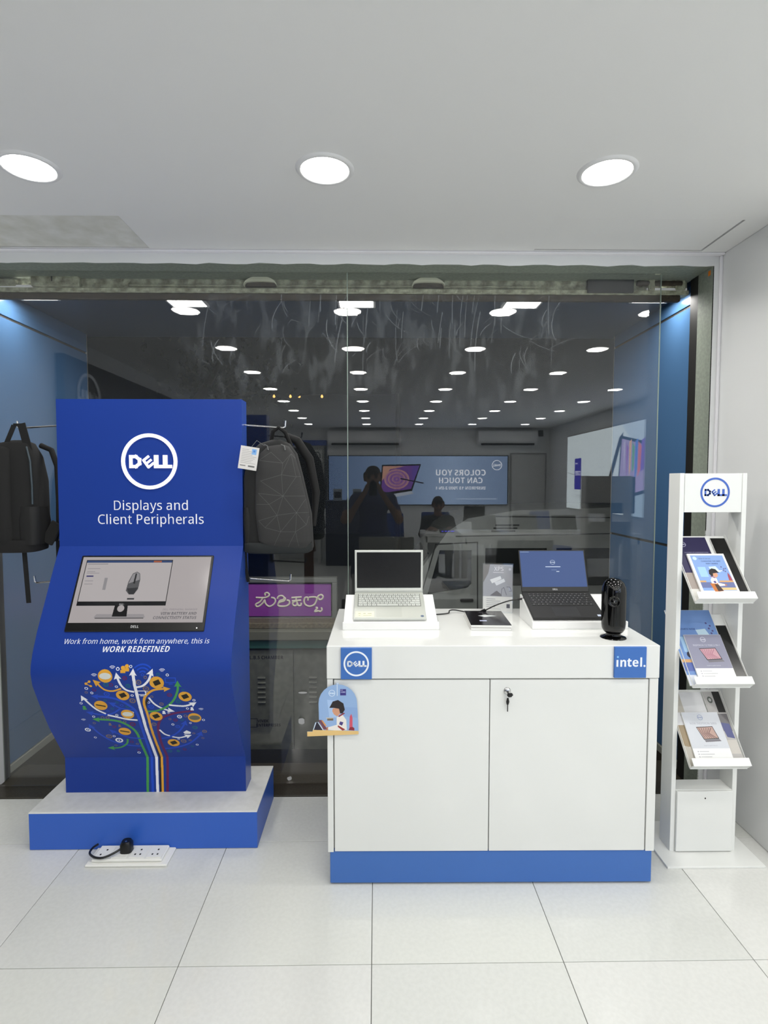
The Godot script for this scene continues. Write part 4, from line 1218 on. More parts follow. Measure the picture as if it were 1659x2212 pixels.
func socket() -> void:
	var t := thing("floor_socket", "white four-way power socket box on the floor before the blue base", "socket box", Vector3(-0.977, 0, -2.168))
	var w := mat("socket_white", Color(0.92, 0.92, 0.90), 0.35)
	part("base_frame", B.new().mm(-0.158, 0.160, 0.0, 0.010, -0.053, 0.054, 0.003), w, t)
	part("raised_body", B.new().mm(-0.140, 0.135, 0.010, 0.022, -0.050, 0.040, 0.004), w, t)
	var hole := mat("socket_hole", Color(0.04, 0.04, 0.04), 0.8)
	for i in 4:
		var x: float = -0.105 + i * 0.068
		var p := part("outlet", B.new().mm(x - 0.030, x + 0.030, 0.022, 0.0245, -0.036, 0.030, 0.001), w, t)
		if i == 1:
			continue
		for h in [[0.004, -0.016], [-0.010, 0.012], [0.010, 0.012]]:
			if i == 0 and h[0] == 0.010:
				continue
			part("pin_hole", B.new().mm(x + h[0] - 0.003, x + h[0] + 0.003, 0.0243, 0.0250, h[1] - 0.004, h[1] + 0.004), hole, p)
	var c := thing("power_plug", "black plug in the floor socket with its looped black cord", "plug", Vector3(-1.0, 0.0245, -2.176))
	var k := mat("black_plastic", Color(0.03, 0.03, 0.03), 0.4)
	part("plug_body", B.new().loft([[0.0, -0.022, 0.024, -0.026, 0.020, 3.0], [0.030, -0.022, 0.024, -0.026, 0.020, 3.0], [0.042, -0.016, 0.018, -0.020, 0.014, 2.6]], 20), k, c)
	part("plug_screw", B.new().lathe([Vector2(0.004, 0), Vector2(0.004, 0.0015), Vector2(0, 0.0015)], 10, Transform3D(Basis(), Vector3(0.002, 0.0415, 0.004)), false), mat("chrome"), c)
	part("cord", B.new().tube(eased([Vector3(-0.014, 0.018, 0.010), Vector3(-0.035, 0.012, 0.030), Vector3(-0.07, 0.006, 0.048), Vector3(-0.105, 0.006, 0.044), Vector3(-0.135, 0.006, 0.020), Vector3(-0.140, 0.004, -0.015), Vector3(-0.130, 0.004, -0.038)]), 0.0042, 8), k, c)

# ------------------------------------------------------------------ the counter and what stands on it
const TOP := 0.905

func counter() -> void:
	var t := thing("display_counter", "white two-door display counter with a blue plinth and brand badges", "counter", Vector3(0.426, 0, -2.003), -0.008)
	var w := mat("counter_white", Color(0.90, 0.905, 0.895), 0.08)
	part("plinth", B.new().mm(-0.598, 0.600, 0.006, 0.128, -0.575, -0.002, 0.002), mat("counter_blue", Color(0.24, 0.43, 0.73), 0.35), t)
	part("carcass", B.new().mm(-0.600, 0.600, 0.129, 0.785, -0.575, -0.022), w, t)
	part("side_panel", B.new().mm(-0.605, -0.584, 0.129, 0.781, -0.58, 0.004, 0.0012), w, t)
	part("side_panel", B.new().mm(0.573, 0.605, 0.129, 0.781, -0.58, 0.004, 0.0012), w, t)
	part("top_box", B.new().mm(-0.606, 0.606, 0.7835, TOP, -0.587, 0.008, 0.002), w, t)
	var dl := part("door", B.new().mm(-0.580, -0.0125, 0.131, 0.778, -0.020, 0.003, 0.0015), w, t)
	var dr := part("door", B.new().mm(-0.0095, 0.569, 0.131, 0.778, -0.020, 0.003, 0.0015), w, t)
	dl.set_meta("label", "left white cupboard door"); dr.set_meta("label", "right white cupboard door with a lock")
	var chrome := mat("chrome")
	var lock := part("lock", B.new().lathe([Vector2(0.0, 0.009), Vector2(0.009, 0.009), Vector2(0.013, 0.004), Vector2(0.014, 0.0)], 20, Transform3D(Basis(Vector3.RIGHT, PI / 2), Vector3(0.052, 0.736, 0.003))), chrome, t)
	part("key", B.new().box(Vector3(0.052, 0.734, 0.020), Vector3(0.004, 0.010, 0.018), 0.001).loft([[0.724, 0.049, 0.062, 0.027, 0.033, 2.2], [0.731, 0.045, 0.068, 0.026, 0.034, 2.4], [0.738, 0.050, 0.064, 0.027, 0.033, 2.2]], 12), mat("black_plastic"), lock)
	part("spare_key", B.new().loft([[0.690, 0.048, 0.055, 0.012, 0.017, 2.2], [0.700, 0.046, 0.058, 0.011, 0.018, 2.4], [0.714, 0.049, 0.055, 0.012, 0.017, 2.2]], 12).mm(0.050, 0.053, 0.664, 0.692, 0.013, 0.016), mat("black_plastic"), lock)
	# two blue badge plates
	var bl := mat("badge_blue", Color(0.235, 0.43, 0.73), 0.35)
	var wh := mat("badge_white", Color(0.93, 0.95, 0.98), 0.4)
	var p1 := part("badge", B.new().mm(-0.554, -0.442, 0.785, 0.900, 0.008, 0.017, 0.001), bl, t)
	emblem(p1, Transform3D(Basis(), Vector3(-0.498, 0.8425, 0.0168)), 0.046, 0.0008, wh)
	var p2 := part("badge", B.new().mm(0.437, 0.553, 0.788, 0.902, 0.008, 0.017, 0.001), bl, t)
	words("ıntel.", 0.0315, 0.001, wh, p2, Vector3(0.496, 0.845, 0.0174))
	part("letter_dot", B.new().mm(0.4450, 0.4515, 0.8625, 0.8685, 0.017, 0.0178), mat("badge_pale_blue", Color(0.55, 0.78, 0.95), 0.4), p2)
	wobbler()
	risers()
	desk_goods()

func boy(cv: Cv, at: Vector2, s: float, dirx: float) -> void:
	var p := func(x: float, y: float): return at + Vector2(x * dirx, y) * s
	var white := Color(0.93, 0.91, 0.89)
	cv.poly([p.call(-10, 10), p.call(14, -2), p.call(30, 20), p.call(32, 62), p.call(-12, 64), p.call(-10, 40)], white)
	cv.poly([p.call(-10, 40), p.call(-12, 64), p.call(-46, 60), p.call(-46, 50)], white)
	cv.poly([p.call(-46, 48), p.call(-58, 52), p.call(-56, 62), p.call(-46, 62)], Color(0.72, 0.50, 0.40))
	cv.poly([p.call(-26, -28), p.call(-2, -30), p.call(6, -8), p.call(-8, 6), p.call(-22, -4), p.call(-28, -16)], Color(0.82, 0.60, 0.48))
	cv.poly([p.call(-40, -30), p.call(-26, -56), p.call(-4, -62), p.call(18, -48), p.call(24, -22), p.call(14, -6), p.call(4, -8), p.call(0, -26), p.call(-22, -30)], Color(0.13, 0.10, 0.11))
	cv.poly([p.call(-4, 4), p.call(20, -10), p.call(24, -6), p.call(0, 8)], Color(0.55, 0.16, 0.20))
	cv.poly([p.call(4, 26), p.call(18, 30), p.call(12, 44), p.call(0, 38)], Color(0.27, 0.22, 0.50))
	cv.poly([p.call(-4, 42), p.call(26, 60), p.call(14, 64), p.call(-6, 48)], Color(0.60, 0.18, 0.16))

func wobbler() -> void:
	var cv := Cv.new(512, 512, Color(0.58, 0.70, 0.87))
	cv.poly([Vector2(200, 150), Vector2(300, 160), Vector2(320, 330), Vector2(220, 320)], Color(0.66, 0.77, 0.92))
	cv.poly([Vector2(330, 220), Vector2(500, 230), Vector2(500, 330), Vector2(330, 310)], Color(0.54, 0.66, 0.85))
	cv.emblem(248, 86, 32, Color(0.90, 0.95, 1.0))
	cv.rect(330, 46, 58, 62, Color(0.22, 0.19, 0.50))
	cv.text("intel", 334, 356, 60, Color(0.9, 0.9, 1.0), true)
	cv.text("CORE", 337, 382, 82, Color(0.85, 0.88, 1.0), true)
	cv.rect(200, 330, 60, 26, Color(0.48, 0.42, 0.34))
	cv.poly([Vector2(188, 328), Vector2(262, 328), Vector2(262, 334), Vector2(190, 336)], Color(0.85, 0.78, 0.66))
	boy(cv, Vector2(318, 302), 2.4, 1.0)
	cv.poly([Vector2(424, 320), Vector2(440, 290), Vector2(452, 330), Vector2(452, 440), Vector2(420, 450)], Color(0.82, 0.32, 0.40))
	cv.poly([Vector2(452, 420), Vector2(470, 432), Vector2(470, 456), Vector2(412, 452), Vector2(424, 424)], Color(0.55, 0.14, 0.20))
	cv.poly([Vector2(62, 452), Vector2(92, 352), Vector2(108, 346), Vector2(158, 452)], Color(0.14, 0.13, 0.20))
	cv.line([Vector2(60, 452), Vector2(96, 352), Vector2(160, 452)], 7, Color(0.85, 0.90, 0.94))
	cv.poly([Vector2(108, 348), Vector2(150, 350), Vector2(196, 440), Vector2(164, 446)], Color(0.45, 0.27, 0.33))
	cv.poly([Vector2(140, 352), Vector2(156, 356), Vector2(196, 410), Vector2(176, 408)], Color(0.86, 0.60, 0.34))
	cv.poly([Vector2(0, 446), Vector2(512, 460), Vector2(512, 512), Vector2(0, 512)], Color(0.90, 0.76, 0.50))
	var o := PackedVector2Array([Vector2(-0.251, 0.0), Vector2(-0.0645, 0.007), Vector2(-0.066, 0.055), Vector2(-0.069, 0.11)])
	for i in 13:
		var a := PI * i / 12
		o.append(Vector2(-0.1395 + 0.070 * cos(a), 0.122 + 0.070 * sin(a)))
	o.append_array(PackedVector2Array([Vector2(-0.2080, 0.053), Vector2(-0.222, 0.051), Vector2(-0.232, 0.018), Vector2(-0.251, 0.018)]))
	var t := thing("wobbler_card", "arched blue cut-out card of a child at a tablet on the counter's edge", "card", Vector3(0, 0.574, -1.9935))
	part("printed_card", B.new().prism(o, 0.0015), printed("wobbler_print", cv, 0.3), t)
	part("spring_strip", B.new().mm(-0.143, -0.140, 0.15, 0.196, -0.004, 0.002).mm(-0.146, -0.136, 0.186, 0.196, -0.006, -0.003), mat("clear_strip", Color(0.80, 0.86, 0.93), 0.2), t)

func wedge(x0: float, x1: float) -> B:
	var prof := PackedVector2Array([Vector2(2.222, 0), Vector2(2.222, 0.0275), Vector2(2.42, 0.100), Vector2(2.43, 0.100), Vector2(2.43, 0)])
	return B.new().prism(prof, x1 - x0, Transform3D(Basis(Vector3(0, 0, -1), Vector3(0, 1, 0), Vector3(1, 0, 0)), Vector3(x0, 0, 0)))

func risers() -> void:
	var w := mat("riser_white", Color(0.94, 0.94, 0.935), 0.3)
	for i in 2:
		var x0: float = [-0.135, 0.628][i]
		var r := thing("laptop_riser", ["white wedge riser under the silver laptop", "white wedge riser under the black laptop"][i], "riser", Vector3(0, TOP, 0), 0, "laptop risers on the counter")
		part("wedge", wedge(x0 + 0.004, x0 + 0.382), w, r)
		part("front_lip", B.new().mm(x0, x0 + 0.388, 0, 0.031, -2.228, -2.216, 0.0015), w, r)
	laptop(0, Vector3(0.055, 0, 0), "open silver laptop with a dark screen on the left riser")
	laptop(1, Vector3(0.784, 0, 0), "open black laptop with a blue screen on the right riser")

func laptop(kind: int, at: Vector3, label: String) -> void:
	var tilt := atan2(0.0725, 0.198)
	var t := thing("laptop", label, "laptop", Vector3(at.x, TOP + 0.0275 + 0.0037 + tan(tilt) * 0.006, -2.231))
	t.rotation.x = tilt
	var shell := mat("laptop_silver", Color(0.78, 0.79, 0.77), 0.35, 0.1) if kind == 0 else mat("laptop_black", Color(0.055, 0.055, 0.058), 0.45)
	var deck := mat("laptop_deck", Color(0.75, 0.76, 0.73), 0.4, 0.1) if kind == 0 else mat("laptop_deck_black", Color(0.05, 0.05, 0.052), 0.6)
	var W := 0.296
	part("base", B.new().mm(-W / 2, W / 2, 0.0, 0.011, -0.203, 0.0, 0.002), shell, t)
	part("deck", B.new().mm(-W / 2 + 0.003, W / 2 - 0.003, 0.0108, 0.0116, -0.198, -0.003), deck, t)
	# keys, row by row from the back
	var km := mat("key_silver", Color(0.83, 0.84, 0.82), 0.5) if kind == 0 else mat("key_black", Color(0.055, 0.055, 0.058), 0.45)
	var kb := part("keyboard_well", B.new().mm(-0.133, 0.133, 0.0114, 0.0119, -0.186, -0.088), mat("well_silver", Color(0.52, 0.53, 0.51), 0.6) if kind == 0 else mat("well_black", Color(0.012, 0.012, 0.013), 0.5), t)
	var rows := [[1, 1, 1, 1, 1, 1, 1, 1, 1, 1, 1, 1, 1, 1], [1, 1, 1, 1, 1, 1, 1, 1, 1, 1, 1, 1, 1, 1.8], [1.4, 1, 1, 1, 1, 1, 1, 1, 1, 1, 1, 1, 1, 1.4], [1.7, 1, 1, 1, 1, 1, 1, 1, 1, 1, 1, 1, 2.1], [2.2, 1, 1, 1, 1, 1, 1, 1, 1, 1, 1, 2.6], [1.2, 1, 1, 1.2, 5.2, 1, 1, 1, 1, 1.2]]
	var shapes := {}
	var marks := B.new()
	for r in 6:
		var sum := 0.0
		for k in rows[r]:
			sum += k
		var x := -0.131
		var z := -0.184 + r * 0.0163 + (0.0 if r == 0 else -0.003)
		for k in rows[r]:
			var kw: float = k / sum * 0.262
			var dz := 0.0095 if r == 0 else 0.0132
			var key := "%.4f %d" % [kw, int(r == 0)]
			if not shapes.has(key):
				shapes[key] = B.new().box(Vector3.ZERO, Vector3(kw - 0.003, 0.0016, dz), 0.0005).mesh()
			part("key", shapes[key], km, kb).position = Vector3(x + kw / 2, 0.0125, z + dz / 2)
			marks.mm(x + kw * 0.5 - 0.0018, x + kw * 0.5 + 0.0018, 0.01325, 0.0135, z + dz * 0.5 - 0.0022, z + dz * 0.5 + 0.0014)
			x += kw
	part("key_legends", marks, mat("legend_grey", Color(0.60, 0.61, 0.60), 0.5) if kind == 0 else mat("legend_white", Color(0.55, 0.55, 0.54), 0.5), kb).set_meta("kind", "stuff")
	part("touchpad", B.new().mm(-0.055, 0.05, 0.0114, 0.0119, -0.078, -0.012, 0.0), mat("pad_silver", Color(0.72, 0.73, 0.70), 0.35) if kind == 0 else mat("pad_black", Color(0.045, 0.045, 0.047), 0.4), t)
	if kind == 0:
		part("palm_sticker", B.new().mm(-0.140, -0.064, 0.0116, 0.0120, -0.050, -0.010), mat("pale_yellow_sticker", Color(0.95, 0.94, 0.80), 0.5), t)
		part("sticker_print", B.new().mm(-0.128, -0.118, 0.0120, 0.0121, -0.038, -0.032).mm(-0.108, -0.098, 0.0120, 0.0121, -0.038, -0.032).mm(-0.090, -0.074, 0.0120, 0.0121, -0.038, -0.032).mm(-0.126, -0.120, 0.0120, 0.0121, -0.024, -0.019).mm(-0.108, -0.074, 0.0120, 0.0121, -0.024, -0.020), mat("sticker_grey", Color(0.72, 0.72, 0.62), 0.5), t)
		part("chip_badge", B.new().lathe([Vector2(0.007, 0), Vector2(0.007, 0.0004), Vector2(0, 0.0004)], 16, Transform3D(Basis(), Vector3(0.132, 0.0116, -0.016)), false), mat("badge_slate", Color(0.36, 0.42, 0.52), 0.4), t)
	else:
		part("chip_badge", B.new().mm(0.118, 0.132, 0.0116, 0.0120, -0.022, -0.010), mat("badge_pale", Color(0.80, 0.84, 0.92), 0.4), t)
	# lid, hinged at the back edge
	var lean := -tilt + (0.05 if kind == 0 else -0.37)
	var lid := part("lid", B.new().mm(-W / 2, W / 2, 0.0, 0.186 if kind == 0 else 0.188, -0.006, 0.0, 0.0015), shell, t)
	lid.position = Vector3(0, 0.011, -0.201)
	lid.rotation.x = lean
	var sq := B.new()
	if kind == 0:
		part("bezel", B.new().mm(-0.143, 0.143, 0.008, 0.182, 0.0, 0.0008), mat("bezel_pale", Color(0.87, 0.88, 0.86), 0.4), lid)
		part("screen", B.new().mm(-0.139, 0.139, 0.020, 0.177, 0.0006, 0.0014), mat("screen_off", Color(0.045, 0.047, 0.055), 0.25), lid)
	else:
		var cv := Cv.new(480, 300, Color(0.155, 0.30, 0.55))
		cv.emblem(240, 96, 19, Color(0.85, 0.90, 0.96))
		cv.rect(184, 130, 112, 7, Color(0.80, 0.86, 0.95))
		cv.rect(226, 158, 40, 4, Color(0.45, 0.56, 0.74))
		cv.rect(262, 170, 22, 6, Color(0.85, 0.90, 0.96))
		cv.rect(4, 6, 66, 5, Color(0.55, 0.63, 0.76))
		sq.quad(Vector3(-0.143, 0.022, 0.0004), Vector3(0.143, 0.022, 0.0004), Vector3(0.143, 0.184, 0.0004), Vector3(-0.143, 0.184, 0.0004))
		part("screen", sq, printed("laptop_picture", cv, 0.38, 0.85), lid)
		words("DELL", 0.007, 0.0004, mat("emblem_silver"), lid, Vector3(0, 0.011, 0.0006), "maker_mark")

func desk_goods() -> void:
	# camera-like gadget: glossy black pill on a round foot
	var g := mat("piano_black", Color(0.012, 0.012, 0.013), 0.06)
	var t := thing("desk_camera", "glossy black pill-shaped camera speaker on a round foot", "camera", Vector3(0.905, TOP, -2.098), -0.37)
	part("foot", B.new().lathe([Vector2(0.0, 0.014), Vector2(0.022, 0.014), Vector2(0.030, 0.010), Vector2(0.046, 0.004), Vector2(0.048, 0.0)], 32), g, t)
	part("neck", B.new().lathe([Vector2(0.030, 0.008), Vector2(0.026, 0.018), Vector2(0.032, 0.026)], 24), g, t)
	part("shell", B.new().lathe([Vector2(0.0, 0.017), Vector2(0.026, 0.018), Vector2(0.036, 0.025), Vector2(0.042, 0.037), Vector2(0.044, 0.055), Vector2(0.0445, 0.175), Vector2(0.042, 0.195), Vector2(0.035, 0.212), Vector2(0.024, 0.223), Vector2(0.012, 0.228), Vector2(0, 0.229)], 40), g, t)
	var lens := part("lens_ring", B.new().lathe([Vector2(0.012, 0.000), Vector2(0.018, 0.004), Vector2(0.021, 0.002), Vector2(0.022, -0.004)], 28, Transform3D(Basis(Vector3.RIGHT, PI / 2), Vector3(0.0, 0.146, 0.0425))), g, t)
	part("lens", B.new().lathe([Vector2(0.0, 0.004), Vector2(0.006, 0.0035), Vector2(0.012, 0.0)], 24, Transform3D(Basis(Vector3.RIGHT, PI / 2), Vector3(0.0, 0.146, 0.0425))), mat("lens_glass", Color(0.02, 0.02, 0.03), 0.02), lens)
	part("lens_dot", B.new().lathe([Vector2(0.0, 0.0046), Vector2(0.0024, 0.0042), Vector2(0.0026, 0.003)], 12, Transform3D(Basis(Vector3.RIGHT, PI / 2), Vector3(0.0, 0.146, 0.0425))), mat("lens_grey", Color(0.45, 0.45, 0.45), 0.3), lens)
	# leaflet in a clear holder
	var cv := Cv.new(300, 480, Color(0.66, 0.67, 0.70))
	cv.poly([Vector2(0, 0), Vector2(70, 0), Vector2(52, 90), Vector2(0, 190)], Color(0.50, 0.49, 0.48))
	cv.text("XPS", 112, 206, 64, Color(0.93, 0.93, 0.95))
	cv.rect(100, 78, 110, 6, Color(0.86, 0.86, 0.88))
	cv.disc(272, 46, 13, Color(0.80, 0.81, 0.85))
	cv.poly([Vector2(70, 156), Vector2(176, 116), Vector2(188, 146), Vector2(92, 194)], Color(0.93, 0.94, 0.95))
	cv.poly([Vector2(116, 182), Vector2(212, 142), Vector2(226, 172), Vector2(136, 216)], Color(0.90, 0.91, 0.93))
	cv.poly([Vector2(70, 318), Vector2(140, 266), Vector2(190, 306), Vector2(190, 322)], Color(0.42, 0.41, 0.43))
	cv.line([Vector2(186, 306), Vector2(190, 250), Vector2(212, 232), Vector2(240, 310)], 5, Color(0.40, 0.40, 0.44))
	cv.line([Vector2(240, 226), Vector2(272, 226), Vector2(290, 268), Vector2(264, 268)], 5, Color(0.40, 0.40, 0.44))
	cv.rect(0, 326, 300, 154, Color(0.90, 0.90, 0.89))
	for i in 6:
		cv.rect(36, 350 + i * 20, 90 + (i * 53) % 70, 5, Color(0.60, 0.61, 0.64))
	cv.rect(240, 400, 34, 40, Color(0.20, 0.20, 0.24))
	var lf := thing("leaflet_holder", "clear upright holder with a grey leaflet between the laptops", "leaflet holder", Vector3(0.552, TOP, -2.512), -0.20)
	part("foot_bend", B.new().mm(-0.066, 0.066, 0.0, 0.003, -0.055, 0.004, 0.001), mat("clear_acrylic_solid", Color(0.85, 0.87, 0.88), 0.1), lf)
	var card := B.new()
	var bk := Basis(Vector3.RIGHT, -0.12)
	card.box(bk * Vector3(0, 0.11, -0.001), Vector3(0.132, 0.214, 0.0012), 0.0, bk)
	part("leaflet_card", card, mat("card_white"), lf)
	var fr := B.new()
	fr.quad(bk * Vector3(-0.066, 0.003, 0.0), bk * Vector3(0.066, 0.003, 0.0), bk * Vector3(0.066, 0.217, 0.0), bk * Vector3(-0.066, 0.217, 0.0))
	part("leaflet_print", fr, printed("leaflet_print", cv, 0.4), lf)
	var ac := mat("clear_acrylic", Color(0.9, 0.93, 0.95, 0.04), 0.02)
	ac.transparency = BaseMaterial3D.TRANSPARENCY_ALPHA
	part("clear_sheet", B.new().box(bk * Vector3(0, 0.112, 0.0018), Vector3(0.138, 0.222, 0.0015), 0.0, bk), ac, lf)
	# booklets
	var bc := Cv.new(240, 300, Color(0.11, 0.10, 0.11))
	bc.poly([Vector2(70, 110), Vector2(120, 90), Vector2(190, 112), Vector2(110, 140)], Color(0.82, 0.84, 0.84))
	bc.rect(64, 206, 44, 22, Color(0.72, 0.74, 0.84))
	bc.text("XPS", 84, 140, 50, Color(0.40, 0.40, 0.42))
	var pz := Vector3(0.462, TOP, -2.318)
	for i in 2:
		var bt := thing("booklet", ["white booklet lying beneath the black one on the counter", "black-covered booklet lying on the counter between the laptops"][i], "booklet", pz + Vector3(0.003 * i, 0.012 * i, 0.0), -0.03 - 0.02 * i, "booklets on the counter")
		part("pages", B.new().mm(-0.080, 0.080, 0.0005, 0.0105, -0.125, 0.118, 0.0006), mat("page_white", Color(0.90, 0.90, 0.89), 0.6), bt)
		var q := B.new()
		q.mm(-0.081, 0.081, 0.0105, 0.0112, -0.126, 0.119)
		part("cover", q, mat("card_white") if i == 0 else mat("cover_black", Color(0.10, 0.095, 0.10), 0.2), bt)
		if i == 1:
			var f := B.new()
			f.quad(Vector3(-0.0805, 0.0114, 0.1185), Vector3(0.0805, 0.0114, 0.1185), Vector3(0.0805, 0.0114, -0.1255), Vector3(-0.0805, 0.0114, -0.1255))
			part("cover_print", f, printed("booklet_print", bc, 0.15), bt)
	# charging lead
	var k := mat("black_plastic")
	var cb := thing("charging_lead", "thin black charging lead running to the black laptop", "cable", Vector3(0, TOP, 0))
	part("lead", B.new().tube(eased([Vector3(0.262, 0.004, -2.46), Vector3(0.30, 0.004, -2.47), Vector3(0.325, 0.006, -2.478), Vector3(0.332, 0.012, -2.50), Vector3(0.36, 0.012, -2.51), Vector3(0.42, 0.004, -2.49), Vector3(0.455, 0.006, -2.46), Vector3(0.475, 0.026, -2.43), Vector3(0.52, 0.055, -2.41), Vector3(0.58, 0.078, -2.40), Vector3(0.632, 0.086, -2.395)]), 0.0028, 8), k, cb)
	part("ferrite_bead", B.new().tube([Vector3(0.450, 0.006, -2.462), Vector3(0.456, 0.008, -2.457), Vector3(0.478, 0.028, -2.430), Vector3(0.482, 0.031, -2.428)], [0.004, 0.0085, 0.0085, 0.004], 10), k, cb)
	part("plug_tip", B.new().tube([Vector3(0.612, 0.084, -2.397), Vector3(0.640, 0.088, -2.394)], 0.0045, 8), k, cb)

# ------------------------------------------------------------------ the brochure rack
func rack() -> void:
	var w := mat("rack_white", Color(0.92, 0.925, 0.915), 0.3)
	var t := thing("brochure_rack", "tall white three-tray brochure rack beside the right wall", "rack", Vector3(1.318, 0, -2.17))
	part("base_plate", B.new().mm(-0.190, 0.195, 0.0, 0.008, -0.20, 0.095, 0.001), w, t)
	part("post", B.new().mm(-0.133, -0.115, 0.008, 1.532, -0.082, 0.0, 0.001), w, t)
	part("post", B.new().mm(0.114, 0.132, 0.008, 1.532, -0.082, 0.0, 0.001), w, t)
	var hd := part("header", B.new().mm(-0.112, 0.114, 1.379, 1.531, -0.075, -0.003, 0.001), w, t)
	emblem(hd, Transform3D(Basis(), Vector3(0.008, 1.457, -0.003)), 0.058, 0.0008, mat("print_blue", Color(0.25, 0.40, 0.75), 0.4))
	part("box_side", B.new().mm(-0.115, 0.114, 0.008, 0.262, -0.078, -0.002, 0.001), w, t)
	var dr := part("box_door", B.new().mm(-0.113, 0.114, 0.012, 0.260, -0.002, 0.010, 0.0015), w, t)
	part("door_hole", B.new().lathe([Vector2(0.003, 0), Vector2(0.003, 0.0006), Vector2(0, 0.0006)], 10, Transform3D(Basis(Vector3.RIGHT, PI / 2), Vector3(0.0, 0.232, 0.010)), false), mat("socket_hole"), dr)
	var slope := Basis(Vector3.RIGHT, -atan2(0.198, 0.236))
	for i in 3:
		var o := Vector3(-0.112, [1.040, 0.714, 0.396][i], 0.092)
		var tr := Transform3D(slope, o)
		var plate := B.new()
		plate.box(tr * Vector3(0.112, 0.154, -0.002), Vector3(0.223, 0.308, 0.003), 0.001, slope)
		var tray := part("tray", plate, w, t)
		part("tray_lip", B.new().box(tr * Vector3(0.112, 0.004, 0.014), Vector3(0.223, 0.004, 0.034), 0.001, slope).box(tr * Vector3(0.112, 0.017, 0.032), Vector3(0.223, 0.030, 0.003), 0.001, slope), w, tray)
		for s in [0.0, 0.223]:
			part("tray_flange", B.new().box(tr * Vector3(s, 0.155, 0.004), Vector3(0.002, 0.306, 0.014), 0.0008, slope), w, tray)
			for h in [0.10, 0.17, 0.285]:
				part("slot_hole", B.new().box(tr * Vector3(s + (0.0012 if s > 0.1 else -0.0012), h, 0.006), Vector3(0.0006, 0.010, 0.005), 0.0, slope), mat("socket_hole"), tray)
	# brochures: [tray, x, up, width, height, lift, thickness, picture, name]
	var pics := [cover_navy(), cover_black(), cover_child(), cover_sky(), cover_dusk(), cover_cream(), cover_dark(), cover_lilac()]
	var list := [
		[0, -0.004, 0.006, 0.142, 0.290, 0.002, 0.006, 0, "navy-covered brochure at the back of the top tray"],
		[0, 0.158, 0.006, 0.062, 0.288, 0.002, 0.003, 1, "narrow black brochure at the right of the top tray"],
		[0, 0.030, 0.006, 0.148, 0.205, 0.010, 0.007, 2, "blue brochure with a child at a desk, front of the top tray"],
		[1, -0.010, 0.006, 0.185, 0.318, 0.002, 0.005, 3, "sky-blue brochure standing at the back of the middle tray"],
		[1, 0.177, 0.006, 0.044, 0.25, 0.002, 0.003, 1, "black brochure half hidden at the right of the middle tray"],
		[1, 0.028, 0.006, 0.148, 0.205, 0.009, 0.006, 4, "grey-violet laptop brochure at the front of the middle tray"],
		[2, -0.004, 0.006, 0.142, 0.290, 0.002, 0.006, 5, "cream and grey brochure at the back of the bottom tray"],
		[2, 0.145, 0.006, 0.072, 0.292, 0.002, 0.004, 6, "brochure with dark photos at the right of the bottom tray"],
		[2, 0.026, 0.006, 0.148, 0.205, 0.010, 0.005, 7, "pale lilac laptop brochure at the front of the bottom tray"]]
	var paper := mat("page_white")
	for q in list:
		var o := Vector3(-0.112, [1.040, 0.714, 0.396][q[0]], 0.092) + t.position
		var b := thing("brochure", q[8], "brochure", o + slope * Vector3(q[1], q[2], q[5]), 0, "brochures on the rack")
		b.basis = slope
		part("pages", B.new().mm(0, q[3], 0, q[4], 0, q[6], 0.0004), paper, b)
		var f := B.new()
		f.quad(Vector3(0.001, 0.001, q[6] + 0.0004), Vector3(q[3] - 0.001, 0.001, q[6] + 0.0004), Vector3(q[3] - 0.001, q[4] - 0.001, q[6] + 0.0004), Vector3(0.001, q[4] - 0.001, q[6] + 0.0004))
		part("cover", f, pics[q[7]], b)

func lines(cv: Cv, x: float, y: float, n: int, w: float, c: Color, gap := 14.0) -> void:
	for i in n:
		cv.rect(x, y + i * gap, w * (0.7 + 0.3 * ((i * 37) % 10) / 10.0), 3, c)

func cover_navy() -> Material:
	var cv := Cv.new(256, 520, Color(0.17, 0.15, 0.31))
	cv.emblem(70, 60, 22, Color(0.85, 0.85, 0.92))
	cv.text("Connected with amazing technology", 60, 236, 134, Color(0.80, 0.80, 0.88))
	cv.rect(60, 146, 140, 4, Color(0.40, 0.38, 0.52))
	cv.rect(0, 300, 256, 130, Color(0.62, 0.58, 0.55))
	cv.rect(0, 430, 256, 90, Color(0.83, 0.82, 0.80))
	cv.rect(60, 470, 120, 40, Color(0.42, 0.38, 0.50))
	return printed("cover_navy", cv, 0.3)

func cover_black() -> Material:
	var cv := Cv.new(128, 512, Color(0.10, 0.095, 0.09))
	cv.rect(0, 300, 128, 160, Color(0.76, 0.75, 0.77))
	cv.poly([Vector2(10, 340), Vector2(90, 330), Vector2(110, 400), Vector2(30, 410)], Color(0.85, 0.86, 0.90))
	cv.rect(0, 455, 128, 24, Color(0.55, 0.42, 0.34))
	cv.rect(0, 479, 128, 33, Color(0.14, 0.11, 0.10))
	return printed("cover_black", cv, 0.3)

